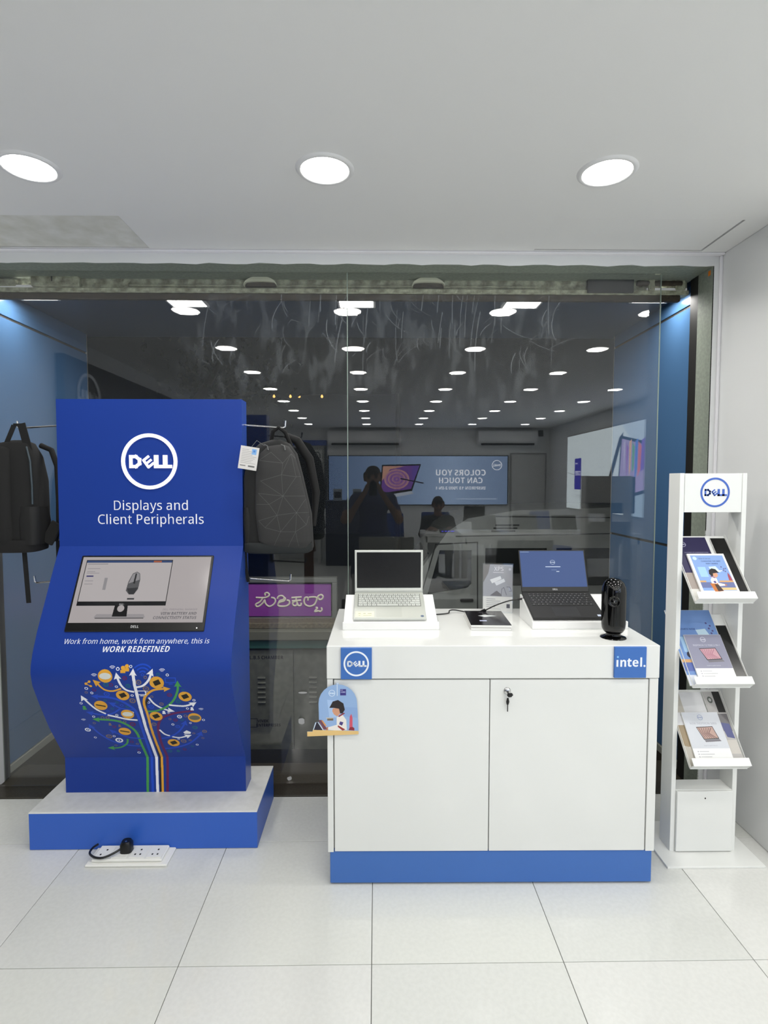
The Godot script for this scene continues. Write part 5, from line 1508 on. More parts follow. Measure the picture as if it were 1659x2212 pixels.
func cover_child() -> Material:
	var cv := Cv.new(360, 500, Color(0.95, 0.95, 0.94))
	cv.rect(22, 18, 320, 390, Color(0.52, 0.64, 0.85))
	cv.disc(58, 52, 20, Color(0.78, 0.86, 0.95))
	cv.text("New II Series", 96, 210, 62, Color(0.25, 0.33, 0.52))
	cv.text("CHANGING THE WAY", 110, 300, 92, Color(0.23, 0.31, 0.52), true)
	cv.text("THEY LEARN", 146, 262, 120, Color(0.23, 0.31, 0.52), true)
	cv.rect(50, 150, 76, 110, Color(0.62, 0.78, 0.87))
	cv.poly([Vector2(160, 148), Vector2(230, 142), Vector2(260, 210), Vector2(170, 196)], Color(0.80, 0.90, 0.92))
	cv.rect(168, 188, 110, 10, Color(0.90, 0.95, 0.96))
	for p in [[282, 150], [300, 172], [292, 190], [306, 200], [318, 168]]:
		cv.disc(p[0], p[1], 7, Color(0.38, 0.36, 0.56))
	cv.poly([Vector2(310, 250), Vector2(322, 210), Vector2(334, 250), Vector2(338, 300), Vector2(306, 300)], Color(0.62, 0.26, 0.32))
	cv.rect(22, 300, 60, 18, Color(0.80, 0.64, 0.44))
	cv.rect(210, 300, 132, 20, Color(0.80, 0.62, 0.42))
	cv.rect(22, 318, 320, 60, Color(0.40, 0.44, 0.62))
	cv.rect(120, 376, 222, 26, Color(0.87, 0.75, 0.53))
	boy(cv, Vector2(176, 262), 1.55, -1.0)
	cv.poly([Vector2(110, 330), Vector2(182, 334), Vector2(214, 412), Vector2(130, 424)], Color(0.75, 0.45, 0.22))
	cv.poly([Vector2(150, 340), Vector2(186, 342), Vector2(212, 410), Vector2(160, 414)], Color(0.25, 0.18, 0.16))
	cv.rect(230, 430, 90, 9, Color(0.78, 0.66, 0.74))
	cv.rect(310, 462, 30, 26, Color(0.33, 0.29, 0.50))
	return printed("cover_child", cv, 0.3)

func cover_sky() -> Material:
	var cv := Cv.new(320, 540, Color(0.43, 0.56, 0.77))
	cv.text("STARTS NOW", 60, 170, 150, Color(0.22, 0.30, 0.50), true)
	cv.poly([Vector2(170, 150), Vector2(240, 142), Vector2(268, 214), Vector2(180, 196)], Color(0.72, 0.82, 0.88))
	cv.rect(176, 188, 108, 10, Color(0.85, 0.90, 0.94))
	for p in [[262, 100], [284, 120], [270, 140], [290, 158], [276, 176]]:
		cv.disc(p[0], p[1], 7, Color(0.30, 0.27, 0.48))
	cv.rect(40, 200, 90, 110, Color(0.60, 0.74, 0.86))
	cv.disc(70, 330, 22, Color(0.18, 0.18, 0.26))
	cv.rect(0, 362, 320, 22, Color(0.80, 0.62, 0.42))
	cv.rect(0, 384, 320, 60, Color(0.33, 0.40, 0.66))
	cv.poly([Vector2(120, 400), Vector2(190, 404), Vector2(210, 460), Vector2(140, 470)], Color(0.72, 0.46, 0.22))
	cv.rect(0, 470, 320, 70, Color(0.83, 0.85, 0.90))
	return printed("cover_sky", cv, 0.3)

func laptop_ad(called: String, bg: Color, title: String, a: Color, b: Color, tc: Color, em: Color) -> Material:
	var cv := Cv.new(360, 500, bg)
	cv.emblem(172, 50, 26, em)
	cv.text(title, 54, 316, 118, tc)
	cv.poly([Vector2(100, 142), Vector2(264, 136), Vector2(292, 254), Vector2(140, 262)], Color(0.12, 0.11, 0.13))
	cv.poly([Vector2(106, 148), Vector2(260, 142), Vector2(284, 246), Vector2(146, 254)], a)
	for i in 6:
		cv.line([Vector2(124 + i * 24, 152), Vector2(138 + i * 14, 200), Vector2(158 + i * 22, 246)], 6, b)
	cv.poly([Vector2(144, 264), Vector2(292, 256), Vector2(306, 276), Vector2(150, 284)], Color(0.46, 0.45, 0.48))
	cv.text("Superior performance", 120, 250, 320, tc)
	cv.rect(0, 342, 360, 158, Color(0.95, 0.95, 0.95))
	for i in 5:
		cv.disc(44, 370 + i * 24, 5, Color(0.6, 0.6, 0.63))
		cv.rect(58, 368 + i * 24, 90 + (i * 47) % 80, 4, Color(0.66, 0.66, 0.68))
	cv.rect(292, 474, 44, 8, Color(0.35, 0.35, 0.38))
	return printed(called, cv, 0.3)

func cover_dusk() -> Material:
	return laptop_ad("cover_dusk", Color(0.56, 0.56, 0.64), "INSPIRON 13 7000 2-IN-1", Color(0.80, 0.62, 0.66), Color(0.68, 0.45, 0.52), Color(0.82, 0.82, 0.87), Color(0.88, 0.88, 0.92))

func cover_lilac() -> Material:
	return laptop_ad("cover_lilac", Color(0.83, 0.84, 0.87), "NEW INSPIRON 5000", Color(0.75, 0.62, 0.58), Color(0.40, 0.28, 0.28), Color(0.62, 0.63, 0.68), Color(0.45, 0.52, 0.70))

func cover_cream() -> Material:
	var cv := Cv.new(256, 520, Color(0.72, 0.70, 0.66))
	cv.rect(90, 0, 166, 150, Color(0.84, 0.84, 0.85))
	cv.emblem(50, 60, 20, Color(0.55, 0.58, 0.66))
	cv.rect(0, 150, 256, 90, Color(0.86, 0.86, 0.87))
	cv.text("NOTHING'S MORE THAN", 50, 226, 176, Color(0.50, 0.50, 0.56))
	cv.text("MASTERPIECE", 80, 240, 214, Color(0.38, 0.42, 0.66), true)
	cv.poly([Vector2(0, 240), Vector2(120, 240), Vector2(150, 360), Vector2(40, 390), Vector2(0, 380)], Color(0.60, 0.53, 0.42))
	cv.poly([Vector2(40, 390), Vector2(150, 360), Vector2(170, 470), Vector2(60, 460)], Color(0.80, 0.78, 0.74))
	return printed("cover_cream", cv, 0.3)

func cover_dark() -> Material:
	var cv := Cv.new(160, 512, Color(0.70, 0.69, 0.68))
	cv.rect(90, 0, 70, 150, Color(0.13, 0.13, 0.13))
	cv.disc(50, 60, 24, Color(0.36, 0.38, 0.36)); cv.disc(50, 60, 12, Color(0.74, 0.74, 0.73))
	cv.rect(60, 160, 100, 120, Color(0.42, 0.41, 0.42))
	cv.poly([Vector2(70, 220), Vector2(150, 230), Vector2(156, 330), Vector2(90, 320)], Color(0.30, 0.32, 0.52))
	cv.rect(40, 340, 120, 90, Color(0.78, 0.76, 0.73))
	return printed("cover_dark", cv, 0.3)

# ------------------------------------------------------------------ the shop behind the camera, seen in the glass
func back_room() -> void:
	# two split air conditioners
	var aw := mat("conditioner_white", Color(0.90, 0.90, 0.90), 0.3)
	for i in 2:
		var x: float = [-0.175, 2.53][i]
		var t := thing("air_conditioner", ["white wall air conditioner above the photographer's reflection", "white wall air conditioner above the rear door"][i], "air conditioner", Vector3(x, 2.18, BACK), 0, "wall air conditioners")
		var hw: float = [0.675, 0.57][i]
		part("casing", B.new().prism(PackedVector2Array([Vector2(0.002, 0.02), Vector2(0.16, 0.04), Vector2(0.215, 0.10), Vector2(0.22, 0.27), Vector2(0.19, 0.30), Vector2(0.002, 0.30)]), hw * 2, Transform3D(Basis(Vector3(0, 0, -1), Vector3(0, 1, 0), Vector3(1, 0, 0)), Vector3(-hw, 0, 0))), aw, t)
		part("outlet_slot", B.new().box(Vector3(0, 0.048, -0.165), Vector3(hw * 1.8, 0.035, 0.05), 0.0, Basis(Vector3.RIGHT, -0.7)), mat("outlet_dark", Color(0.06, 0.06, 0.06), 0.7), t)
		part("front_flap", B.new().box(Vector3(0, 0.03, -0.10), Vector3(hw * 1.84, 0.006, 0.05), 0.002), aw, t)
	# backlit poster on the rear wall
	var cv := Cv.new(1024, 290, Color(0.36, 0.44, 0.55))
	for x in range(0, 1024, 4):
		var q := absf(x - 330) / 700.0
		cv.rect(x, 0, 4, 290, Color(0.50, 0.58, 0.69).lerp(Color(0.27, 0.34, 0.45), clampf(q, 0, 1)))
	var wh := Color(0.88, 0.90, 0.93)
	# written as the shop sees it; the glass turns it round
	cv.text("COLORS YOU", 128, 420, 116, wh, true)
	cv.text("CAN TOUCH", 146, 402, 162, wh, true)
	cv.text("INSPIRON 13 7000 2-IN-1", 128, 420, 200, wh, true)
	cv.emblem(62, 54, 30, wh)
	cv.rect(60, 254, 240, 5, Color(0.62, 0.68, 0.76))
	cv.poly([Vector2(508, 48), Vector2(736, 52), Vector2(752, 240), Vector2(560, 208)], Color(0.05, 0.05, 0.07))
	cv.poly([Vector2(516, 56), Vector2(730, 60), Vector2(742, 222), Vector2(566, 196)], Color(0.33, 0.20, 0.46))
	cv.poly([Vector2(600, 60), Vector2(730, 60), Vector2(736, 150), Vector2(690, 80)], Color(0.62, 0.47, 0.40))
	cv.poly([Vector2(516, 56), Vector2(560, 58), Vector2(560, 170)], Color(0.30, 0.22, 0.50))
	for i in 10:
		cv.disc(650, 138, 74.0 - i * 7.4, Color(0.60, 0.44, 0.45).lerp(Color(0.36, 0.22, 0.52), fmod(i * 0.37, 1.0)), 60.0 - i * 6.0)
	cv.poly([Vector2(560, 208), Vector2(752, 240), Vector2(724, 256), Vector2(552, 226)], Color(0.55, 0.58, 0.62))
	cv.line([Vector2(492, 162), Vector2(628, 134)], 7, Color(0.08, 0.07, 0.12))
	var ps := thing("backlit_poster", "long backlit blue poster of a convertible laptop on the rear wall", "poster", Vector3(0.858, 1.525, BACK - 0.05), PI)
	part("light_box", B.new().mm(-1.72, 1.72, -0.485, 0.485, -0.048, -0.002, 0.004), mat("monitor_black"), ps)
	var pq := B.new()
	pq.quad(Vector3(-1.70, -0.47, 0.0), Vector3(1.70, -0.47, 0.0), Vector3(1.70, 0.47, 0.0), Vector3(-1.70, 0.47, 0.0))
	part("poster_sheet_lightbox", pq, printed("poster_picture", cv, 0.4, 7.0), ps)
	# backlit wall on the right
	var lv := Cv.new(1024, 340, Color(0.80, 0.85, 0.86))
	lv.poly([Vector2(0, 0), Vector2(420, 0), Vector2(300, 90), Vector2(0, 160)], Color(0.70, 0.76, 0.80))
	lv.poly([Vector2(0, 160), Vector2(300, 90), Vector2(330, 340), Vector2(0, 340)], Color(0.60, 0.68, 0.74))
	lv.line([Vector2(700, 210), Vector2(1024, 170)], 3, Color(0.60, 0.64, 0.64))
	lv.line([Vector2(960, 0), Vector2(972, 120)], 3, Color(0.62, 0.66, 0.66))
	lv.line([Vector2(640, 220), Vector2(648, 340)], 3, Color(0.60, 0.64, 0.64))
	# convertible laptop standing like a tent
	lv.poly([Vector2(402, 28), Vector2(440, 46), Vector2(560, 240), Vector2(528, 240), Vector2(470, 150)], Color(0.15, 0.14, 0.13))
	lv.poly([Vector2(180, 84), Vector2(424, 40), Vector2(452, 290), Vector2(196, 250)], Color(0.10, 0.10, 0.13))
	lv.poly([Vector2(190, 94), Vector2(416, 52), Vector2(440, 276), Vector2(206, 240)], Color(0.62, 0.56, 0.72))
	for i in 7:
		lv.poly([Vector2(230 + i * 26, 60 + (i % 2) * 30), Vector2(256 + i * 24, 70), Vector2(262 + i * 22, 180 + (i % 3) * 20), Vector2(236 + i * 26, 170)], [Color(0.45, 0.30, 0.68), Color(0.80, 0.40, 0.38), Color(0.30, 0.45, 0.78), Color(0.36, 0.62, 0.42), Color(0.88, 0.66, 0.42), Color(0.55, 0.28, 0.62), Color(0.75, 0.72, 0.82)][i])
	lv.rect(836, 108, 84, 142, Color(0.16, 0.14, 0.56))
	lv.text("intel", 884, 914, 136, Color(0.9, 0.9, 0.98), true)
	lv.text("CORE", 842, 912, 186, Color(0.9, 0.9, 0.98), true)
	lv.text("Innovation for all", 700, 900, 290, Color(0.55, 0.58, 0.60))
	var lb := thing("backlit_wall_panel", "large backlit white wall panel with a colourful laptop picture", "wall panel", Vector3(RIGHT - 0.05, 1.66, 2.52), -PI / 2)
	part("light_box", B.new().mm(-1.84, 1.84, -0.63, 0.63, -0.048, -0.002, 0.004), mat("silver_trim"), lb)
	var lq := B.new()
	lq.quad(Vector3(-1.82, -0.61, 0), Vector3(1.82, -0.61, 0), Vector3(1.82, 0.61, 0), Vector3(-1.82, 0.61, 0))
	part("picture_sheet_lightbox", lq, printed("wall_picture", lv, 0.4, 6.0), lb)
	# dark branded wall panel on the left
	var dp := thing("dark_wall_panel", "dark glossy wall panel with a white ring emblem on the left wall", "wall panel", Vector3(LEFT, 0, -1.45))
	part("panel_sheet", B.new().mm(0.0, 0.06, 0.0, 2.385, 0.0, 3.6, 0.002), mat("panel_ink", Color(0.03, 0.035, 0.06), 0.4), dp)
	emblem(dp, Transform3D(Basis(Vector3.UP, PI / 2), Vector3(0.061, 2.135, 0.33)), 0.17, 0.006, mat("badge_white"))
	# accessory wall: board with hanging packs
	var hb := thing("accessory_board", "grey accessory board on the rear wall beside the poster", "board", Vector3(-1.18, 0.98, BACK))
	part("backboard", B.new().mm(-0.27, 0.25, 0, 1.22, -0.03, -0.002), mat("board_grey", Color(0.62, 0.62, 0.60), 0.6), hb)
	part("header_strip", B.new().mm(-0.40, 0.30, 1.22, 1.32, -0.06, -0.002, 0.004), mat("stand_blue"), hb)
	part("side_frame", B.new().mm(0.25, 0.30, 0, 1.22, -0.06, -0.002, 0.004), mat("panel_slate", Color(0.25, 0.27, 0.30), 0.5), hb)
	var pk := mat("pack_white", Color(0.80, 0.81, 0.80), 0.4)
	var dkp := mat("pack_black", Color(0.05, 0.05, 0.05), 0.5)
	var at := 0
	for r in 5:
		for c in 2:
			var t := thing("accessory_pack", "boxed %s on the accessory board, %s row, %s" % ["headset" if r == 0 else "mouse", ["top", "second", "third", "fourth", "bottom"][r], ["left", "right"][c]], "package", Vector3(-1.30 + c * 0.24, [1.88, 1.60, 1.40, 1.20, 1.04][r], BACK - 0.035), 0, "packs on the accessory board")
			var hh: float = 0.24 if r == 0 else 0.15
			part("carton", B.new().mm(-0.09, 0.09, 0, hh, -0.03, 0.0, 0.002), pk, t)
			var ring := B.new()
			if r == 0:
				var arc := []
				for k in 13:
					arc.append(Vector3(0.052 * cos(PI * k / 12), 0.12 + 0.07 * sin(PI * k / 12), -0.036))
				ring.tube([Vector3(0.052, 0.07, -0.036)] + arc + [Vector3(-0.052, 0.07, -0.036)], 0.008, 6)
				part("headset", ring, dkp, t)
			else:
				part("mouse", ring.loft([[0.03, -0.02, 0.02, -0.045, -0.028, 2.2], [0.06, -0.03, 0.03, -0.052, -0.028, 2.2], [0.10, -0.028, 0.028, -0.05, -0.028, 2.2], [0.115, -0.015, 0.015, -0.04, -0.028, 2.0]], 12), dkp, t)
			at += 1
	var wood := mat("brown_wood", Color.WHITE, 0.5)
	grain(wood, Color(0.25, 0.14, 0.07), Color(0.36, 0.21, 0.11), 0.03, 2.0, 91)
	solo("wooden_upright", B.new().box(Vector3(-0.90, 1.0, 2.1), Vector3(0.13, 0.9, 0.04), 0.004, Basis(Vector3.BACK, 0.16)).mm(-0.92, -0.80, 0, 0.64, 2.06, 2.14), wood, "brown wooden upright board left of the photographer", "board")
	# navy side desk with two small boxes, on the left
	var navy := mat("desk_navy", Color(0.07, 0.10, 0.22), 0.5)
	var sd := thing("side_desk", "dark navy side desk under the poster's end", "desk", Vector3(-0.50, 0, 4.55))
	part("desk_front", B.new().mm(-0.33, 0.33, 0.0, 1.12, -0.02, 0.02, 0.003), navy, sd)
	part("desk_side", B.new().mm(-0.33, -0.29, 0.0, 1.12, 0.02, 0.5, 0.003).mm(0.29, 0.33, 0.0, 1.12, 0.02, 0.5, 0.003), navy, sd)
	part("desk_top", B.new().mm(-0.35, 0.35, 1.12, 1.16, -0.05, 0.52, 0.004), navy, sd)
	for i in 2:
		var t := thing("counter_box", ["small printed carton on the navy desk, nearer the board", "small printed carton on the navy desk, nearer the photographer"][i], "carton", Vector3([-0.62, -0.34][i], 1.16, 4.62), 0, "cartons on the navy desk")
		part("carton", B.new().mm(-0.075, 0.075, 0, 0.21, -0.05, 0.05, 0.002), mat("carton_grey", Color(0.58, 0.62, 0.66), 0.5), t)
		part("carton_band", B.new().mm(-0.06, 0.06, 0.05, 0.16, -0.0515, -0.0495), mat("carton_dark", Color(0.07, 0.12, 0.18), 0.5), t)
	# display tables with machines on them
	table(Vector3(2.15, 0, 1.72), 2.2, 0.75, 0.86, "long white display table on the right, nearer the glass")
	table(Vector3(1.14, 0, 2.46), 1.0, 0.6, 0.80, "white desk where a person sits, in the reflection")
	table(Vector3(-1.40, 0, 5.1), 0.9, 0.5, 0.72, "white side table below the accessory board")
	var i := 0
	for q in [[1.40, 1.7, "leftmost"], [1.95, 1.75, "second"], [2.45, 1.7, "third"]]:
		var t := thing("demo_laptop", "closed-in dark demo laptop on the long white table, %s of three" % q[2], "laptop", Vector3(q[0], 0.86, q[1]), PI, "demo laptops on the long table")
		part("base", B.new().mm(-0.16, 0.16, 0, 0.014, -0.11, 0.11, 0.003), mat("laptop_silver", Color(0.78, 0.79, 0.77), 0.35, 0.1), t)
		part("lid", B.new().box(Vector3(0, 0.110, -0.15), Vector3(0.32, 0.20, 0.007), 0.002, Basis(Vector3.RIGHT, -0.4)), mat("laptop_black", Color(0.055, 0.055, 0.058), 0.45), t)
		i += 1
	var tv := thing("black_monitor", "large black monitor on the long white table, back to the room", "monitor", Vector3(2.94, 0.86, 1.6))
	part("panel", B.new().mm(-0.31, 0.31, 0.24, 0.70, -0.02, 0.02, 0.005), mat("monitor_black"), tv)
	part("stand_neck", B.new().mm(-0.04, 0.04, 0.02, 0.30, 0.02, 0.05, 0.004), mat("monitor_black"), tv)
	part("stand_foot", B.new().mm(-0.13, 0.13, 0.0, 0.02, -0.08, 0.12, 0.004), mat("monitor_black"), tv)
	var pos := thing("till_screen", "small dark till screen on the seated person's desk", "screen", Vector3(1.36, 0.80, 2.35), 0.5)
	part("panel", B.new().box(Vector3(0, 0.25, 0), Vector3(0.30, 0.22, 0.03), 0.006, Basis(Vector3.RIGHT, 0.2)), mat("monitor_black"), pos)
	part("foot", B.new().mm(-0.07, 0.07, 0.0, 0.02, -0.07, 0.07, 0.004).mm(-0.02, 0.02, 0.02, 0.2, -0.015, 0.015), mat("monitor_black"), pos)
	var led := mat("blue_led", Color(0.2, 0.2, 1.0), 0.4)
	led.emission_enabled = true; led.emission = Color(0.25, 0.22, 1.0); led.emission_energy_multiplier = 5.0
	var rt := thing("desk_router", "dark router with a row of blue lights on the white desk", "router", Vector3(0.98, 0.80, 2.24))
	part("case", B.new().mm(-0.11, 0.11, 0, 0.05, -0.05, 0.05, 0.006), mat("monitor_black"), rt)
	part("led_row", B.new().mm(-0.09, -0.06, 0.018, 0.032, -0.052, -0.049).mm(-0.045, -0.02, 0.018, 0.032, -0.052, -0.049).mm(-0.005, 0.02, 0.018, 0.032, -0.052, -0.049).mm(0.035, 0.09, 0.018, 0.032, -0.052, -0.049), led, rt)
	chair(Vector3(0.26, 0, 2.75), 2.9, "blue office chair beside the white desk")
	chair(Vector3(2.75, 0, 3.3), 2.6, "blue office chair by the backlit wall panel")
	chair(Vector3(0.92, 0, 3.02), PI, "blue office chair under the seated person")
	var dc := thing("ceiling_camera", "small dark dome camera at the top of the rear wall", "camera", Vector3(3.20, 2.44, BACK))
	part("dome", B.new().lathe([Vector2(0.0, 0.07), Vector2(0.03, 0.06), Vector2(0.045, 0.03), Vector2(0.05, 0.0)], 16, Transform3D(Basis(Vector3.RIGHT, -PI / 2), Vector3.ZERO)), mat("black_plastic"), dc)
	part("bracket", B.new().mm(-0.06, 0.06, -0.06, 0.06, -0.012, 0, 0.003), mat("black_plastic"), dc)

func table(at: Vector3, w: float, d: float, h: float, label: String) -> void:
	var m := mat("table_white", Color(0.88, 0.885, 0.88), 0.3)
	var t := thing("display_table", label, "table", at)
	part("table_top", B.new().mm(-w / 2, w / 2, h - 0.045, h, -d / 2, d / 2, 0.004), m, t)
	part("apron", B.new().mm(-w / 2 + 0.03, w / 2 - 0.03, h - 0.13, h - 0.045, -d / 2 + 0.02, -d / 2 + 0.045, 0.003), m, t)
	for sx in [-1, 1]:
		for sz in [-1, 1]:
			part("leg", B.new().mm(sx * (w / 2 - 0.03) - 0.03, sx * (w / 2 - 0.03) + 0.03, 0, h - 0.045, sz * (d / 2 - 0.05) - 0.03, sz * (d / 2 - 0.05) + 0.03, 0.003), m, t)

func chair(at: Vector3, turn: float, label: String) -> void:
	var c := mat("chair_blue", Color(0.10, 0.22, 0.48), 0.7)
	var k := mat("black_plastic")
	var t := thing("office_chair", label, "chair", at, turn)
	part("seat", B.new().mm(-0.23, 0.23, 0.43, 0.49, -0.22, 0.22, 0.02), c, t)
	part("backrest", B.new().box(Vector3(0, 0.80, -0.24), Vector3(0.44, 0.46, 0.05), 0.02, Basis(Vector3.RIGHT, -0.12)), c, t)
	part("back_stem", B.new().tube([Vector3(0, 0.42, -0.1), Vector3(0, 0.44, -0.25), Vector3(0, 0.65, -0.27)], 0.02), k, t)
	part("gas_post", B.new().tube([Vector3(0, 0.08, 0), Vector3(0, 0.43, 0)], 0.028), k, t)
	for i in 5:
		var a := TAU * i / 5
		var e := Vector3(cos(a) * 0.27, 0.06, sin(a) * 0.27)
		part("foot", B.new().tube([Vector3(0, 0.10, 0), e], [0.03, 0.018]), k, t)
		part("castor", B.new().lathe([Vector2(0, -0.012), Vector2(0.028, -0.012), Vector2(0.03, 0), Vector2(0.028, 0.012), Vector2(0, 0.012)], 12, Transform3D(Basis(Vector3.RIGHT, PI / 2), e - Vector3(0, 0.03, 0))), k, t)

# ------------------------------------------------------------------ people, both seen only as reflections
func hand(out: B, wrist: Vector3, fwd: Vector3, palm_n: Vector3, side: float, curl: float, tone: Color) -> void:
	var f := fwd.normalized()
	var n := palm_n.normalized()
	var x := f.cross(n).normalized() * side
	var bones := [[wrist, wrist + f * 0.05 + x * 0.018, 0.022, 0.018, tone], [wrist, wrist + f * 0.05 - x * 0.022, 0.022, 0.017, tone], [wrist + f * 0.03, wrist + f * 0.08, 0.022, 0.016, tone]]
	var ln := [0.062, 0.072, 0.068, 0.054]
	for i in 4:
		var p := wrist + f * 0.082 + x * (0.028 - i * 0.019)
		var d := f
		for j in 3:
			d = (d + n * curl).normalized()
			var q: Vector3 = p + d * ln[i] * [0.45, 0.32, 0.23][j]
			bones.append([p, q, 0.0088 - j * 0.0006, 0.0084 - j * 0.0006, tone])
			p = q
	var tp := wrist + f * 0.03 + x * 0.024
	var t1 := tp + (x * 0.8 + f * 0.8).normalized() * 0.038 + n * 0.006
	var t2 := t1 + (f + n * curl * 1.2 + x * 0.1).normalized() * 0.034
	bones.append([tp, t1, 0.013, 0.0105, tone]); bones.append([t1, t2, 0.0105, 0.0088, tone])
	skin(bones, 0.0045, 0.006, out)

func head(out: B, at: Vector3, turn: Basis, tone: Color, hair: Color, bun: bool) -> void:
	# `at` is the middle of the skull; the face looks along -z of `turn`
	var g := func(x: float, y: float, z: float): return at + turn * Vector3(x, y, z)
	var lip := tone.darkened(0.35)
	var eye := Color(0.02, 0.02, 0.02)
	var bones := [
		[g.call(0, 0.015, 0.022), g.call(0, 0.02, -0.025), 0.082, 0.074, tone], [g.call(0, -0.04, -0.03), g.call(0, -0.082, -0.05), 0.058, 0.030, tone],
		[g.call(-0.032, -0.02, -0.055), g.call(0.032, -0.02, -0.055), 0.036, 0.036, tone],
		[g.call(0, 0.008, -0.094), g.call(0, -0.03, -0.108), 0.008, 0.013, tone],
		[g.call(-0.018, -0.060, -0.085), g.call(0.018, -0.060, -0.085), 0.008, 0.008, lip],
		[g.call(-0.034, 0.004, -0.086), g.call(-0.028, 0.004, -0.087), 0.011, 0.011, eye], [g.call(0.034, 0.004, -0.086), g.call(0.028, 0.004, -0.087), 0.011, 0.011, eye],
		[g.call(-0.046, 0.022, -0.082), g.call(-0.020, 0.026, -0.092), 0.007, 0.007, hair], [g.call(0.046, 0.022, -0.082), g.call(0.020, 0.026, -0.092), 0.007, 0.007, hair],
		[g.call(-0.084, 0.012, 0.0), g.call(-0.082, -0.028, -0.005), 0.013, 0.009, tone], [g.call(0.084, 0.012, 0.0), g.call(0.082, -0.028, -0.005), 0.013, 0.009, tone],
		[g.call(0, 0.052, 0.03), g.call(0, 0.060, -0.035), 0.080, 0.068, hair], [g.call(0, 0.01, 0.055), g.call(0, -0.05, 0.05), 0.072, 0.055, hair],
		[g.call(-0.07, 0.04, -0.01), g.call(-0.07, -0.005, 0.02), 0.026, 0.024, hair], [g.call(0.07, 0.04, -0.01), g.call(0.07, -0.005, 0.02), 0.026, 0.024, hair],
		[g.call(0, -0.06, 0.02), g.call(0, -0.145, 0.03), 0.054, 0.056, tone]]
	if bun:
		bones.append([g.call(0, 0.05, 0.10), g.call(0, 0.04, 0.115), 0.045, 0.04, hair])
	skin(bones, 0.007, 0.012, out)

func figure(called: String, label: String, b: B) -> Node3D:
	var m := mat("skin_hair_and_cloth", Color.WHITE, 0.75)
	m.vertex_color_use_as_albedo = true
	var o := MeshInstance3D.new()
	o.name = numbered(called)
	o.mesh = b.mesh()
	o.material_override = m
	add_child(o)
	return tag(o, label, "person")

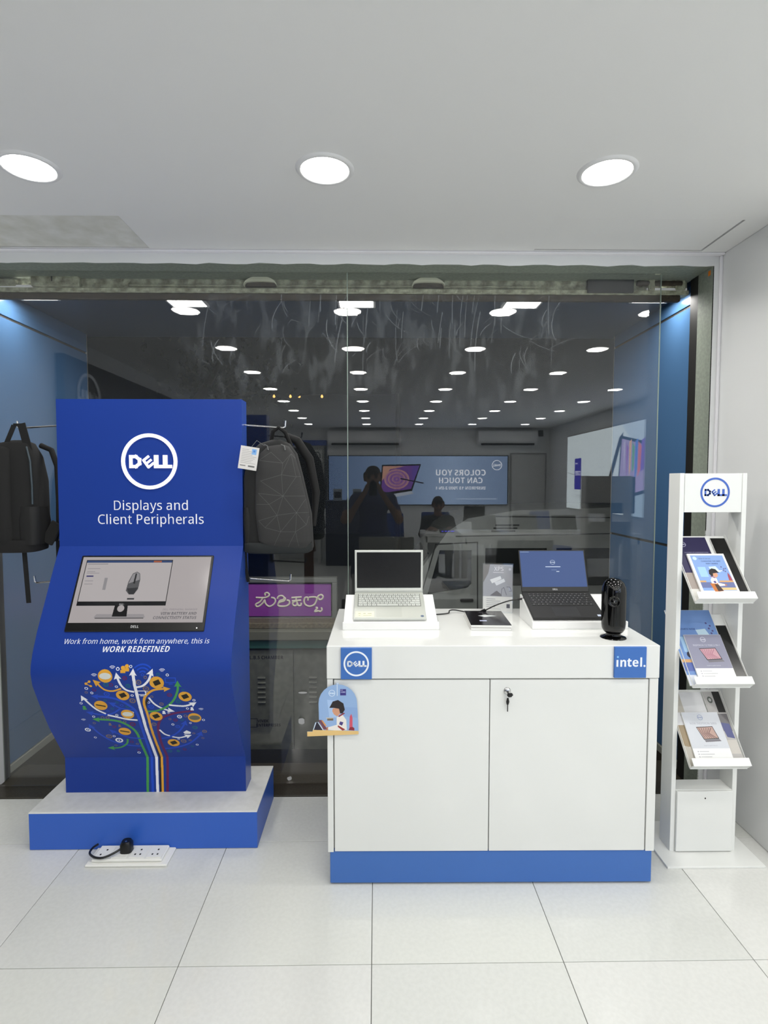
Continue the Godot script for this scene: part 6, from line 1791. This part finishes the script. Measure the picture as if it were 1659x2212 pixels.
func people() -> void:
	var tone := Color(0.20, 0.11, 0.075)
	var hair := Color(0.012, 0.010, 0.010)
	var navy := Color(0.016, 0.024, 0.085)
	var trous := Color(0.02, 0.02, 0.03)
	# photographer: standing behind the lens, both arms bent up to the phone
	var b := B.new()
	var sx := -0.03
	var z := 0.40
	var bones := [
		[Vector3(sx, 1.02, z), Vector3(sx, 1.28, z), 0.135, 0.15, navy], [Vector3(sx - 0.10, 1.30, z), Vector3(sx + 0.10, 1.30, z), 0.085, 0.085, navy],
		[Vector3(sx - 0.165, 1.315, z), Vector3(sx + 0.165, 1.315, z), 0.062, 0.062, navy], [Vector3(sx, 0.90, z), Vector3(sx, 1.02, z), 0.155, 0.135, navy],
		[Vector3(sx - 0.09, 0.55, z), Vector3(sx - 0.06, 0.92, z), 0.15, 0.12, navy], [Vector3(sx + 0.09, 0.55, z), Vector3(sx + 0.06, 0.92, z), 0.15, 0.12, navy],
		[Vector3(sx - 0.10, 0.08, z), Vector3(sx - 0.09, 0.55, z), 0.048, 0.075, trous], [Vector3(sx + 0.10, 0.08, z), Vector3(sx + 0.09, 0.55, z), 0.048, 0.075, trous],
		[Vector3(sx - 0.11, 0.045, z + 0.05), Vector3(sx - 0.12, 0.036, z - 0.12), 0.042, 0.034, Color(0.03, 0.02, 0.02)], [Vector3(sx + 0.11, 0.045, z + 0.05), Vector3(sx + 0.12, 0.036, z - 0.12), 0.042, 0.034, Color(0.03, 0.02, 0.02)],
		[Vector3(sx, 1.34, z + 0.01), Vector3(sx, 1.45, z - 0.01), 0.056, 0.05, tone]]
	for s in [-1, 1]:
		var sh := Vector3(sx + s * 0.185, 1.315, z)
		var el := Vector3(sx + s * 0.262, 1.115, z - 0.13)
		var wr := Vector3(sx + s * 0.075, 1.405, 0.075)
		bones.append([sh, sh.lerp(el, 0.62), 0.056, 0.050, navy]); bones.append([sh.lerp(el, 0.55), el, 0.043, 0.038, tone]); bones.append([el, wr, 0.038, 0.026, tone])
	skin(bones, 0.017, 0.04, b)
	for s in [-1, 1]:
		hand(b, Vector3(sx + s * 0.072, 1.415, 0.068), Vector3(-s * 0.25, 0.55, -0.15), Vector3(-s * 0.9, 0.1, -0.35), -s, 0.42, tone)
	head(b, Vector3(sx - 0.005, 1.535, z - 0.02), Basis(Vector3.UP, 0.05), tone, hair, true)
	figure("person", "person in a long navy top holding up a phone, mirrored in the glass", b)
	var ph := thing("phone", "dark phone held up by the person mirrored in the glass", "phone", Vector3(-0.030, 1.438, 0.030))
	part("case", B.new().mm(-0.037, 0.037, 0.0, 0.078, 0.0, 0.009, 0.003).mm(-0.037, 0.037, -0.075, 0.0, 0.0, 0.009, 0.003), mat("phone_black", Color(0.03, 0.03, 0.035), 0.15), ph)
	part("camera_bump", B.new().mm(-0.032, 0.0, 0.035, 0.068, -0.0025, 0.0, 0.001), mat("phone_bump", Color(0.06, 0.06, 0.065), 0.1), ph)
	# seated person at the white desk
	var c := B.new()
	var px := 0.92
	var pz := 2.98
	var dark := Color(0.012, 0.012, 0.014)
	var bn := [
		[Vector3(px, 0.56, pz), Vector3(px, 0.84, pz - 0.04), 0.15, 0.15, dark], [Vector3(px - 0.10, 0.90, pz - 0.05), Vector3(px + 0.10, 0.90, pz - 0.05), 0.09, 0.09, dark],
		[Vector3(px - 0.17, 0.93, pz - 0.05), Vector3(px + 0.17, 0.93, pz - 0.05), 0.065, 0.065, dark], [Vector3(px, 0.94, pz - 0.05), Vector3(px, 1.06, pz - 0.07), 0.056, 0.05, tone]]
	for s in [-1, 1]:
		bn.append([Vector3(px + s * 0.09, 0.56, pz), Vector3(px + s * 0.12, 0.57, pz - 0.42), 0.085, 0.065, trous])
		bn.append([Vector3(px + s * 0.12, 0.56, pz - 0.42), Vector3(px + s * 0.12, 0.10, pz - 0.40), 0.062, 0.045, trous])
		bn.append([Vector3(px + s * 0.12, 0.045, pz - 0.38), Vector3(px + s * 0.13, 0.036, pz - 0.56), 0.042, 0.034, Color(0.03, 0.02, 0.02)])
		bn.append([Vector3(px + s * 0.19, 0.93, pz - 0.05), Vector3(px + s * 0.25, 0.72, pz - 0.16), 0.055, 0.045, dark])
		bn.append([Vector3(px + s * 0.25, 0.72, pz - 0.16), Vector3(px + s * 0.13, 0.835, pz - 0.42), 0.042, 0.028, tone])
	skin(bn, 0.018, 0.04, c)
	for s in [-1, 1]:
		hand(c, Vector3(px + s * 0.13, 0.838, pz - 0.43), Vector3(-s * 0.35, -0.05, -1.0), Vector3(0, -1, 0), -s, 0.15, tone)
	head(c, Vector3(px, 1.15, pz - 0.08), Basis(Vector3.RIGHT, -0.15), tone, hair, false)
	figure("person", "seated person in a black shirt at the desk, mirrored in the glass", c)
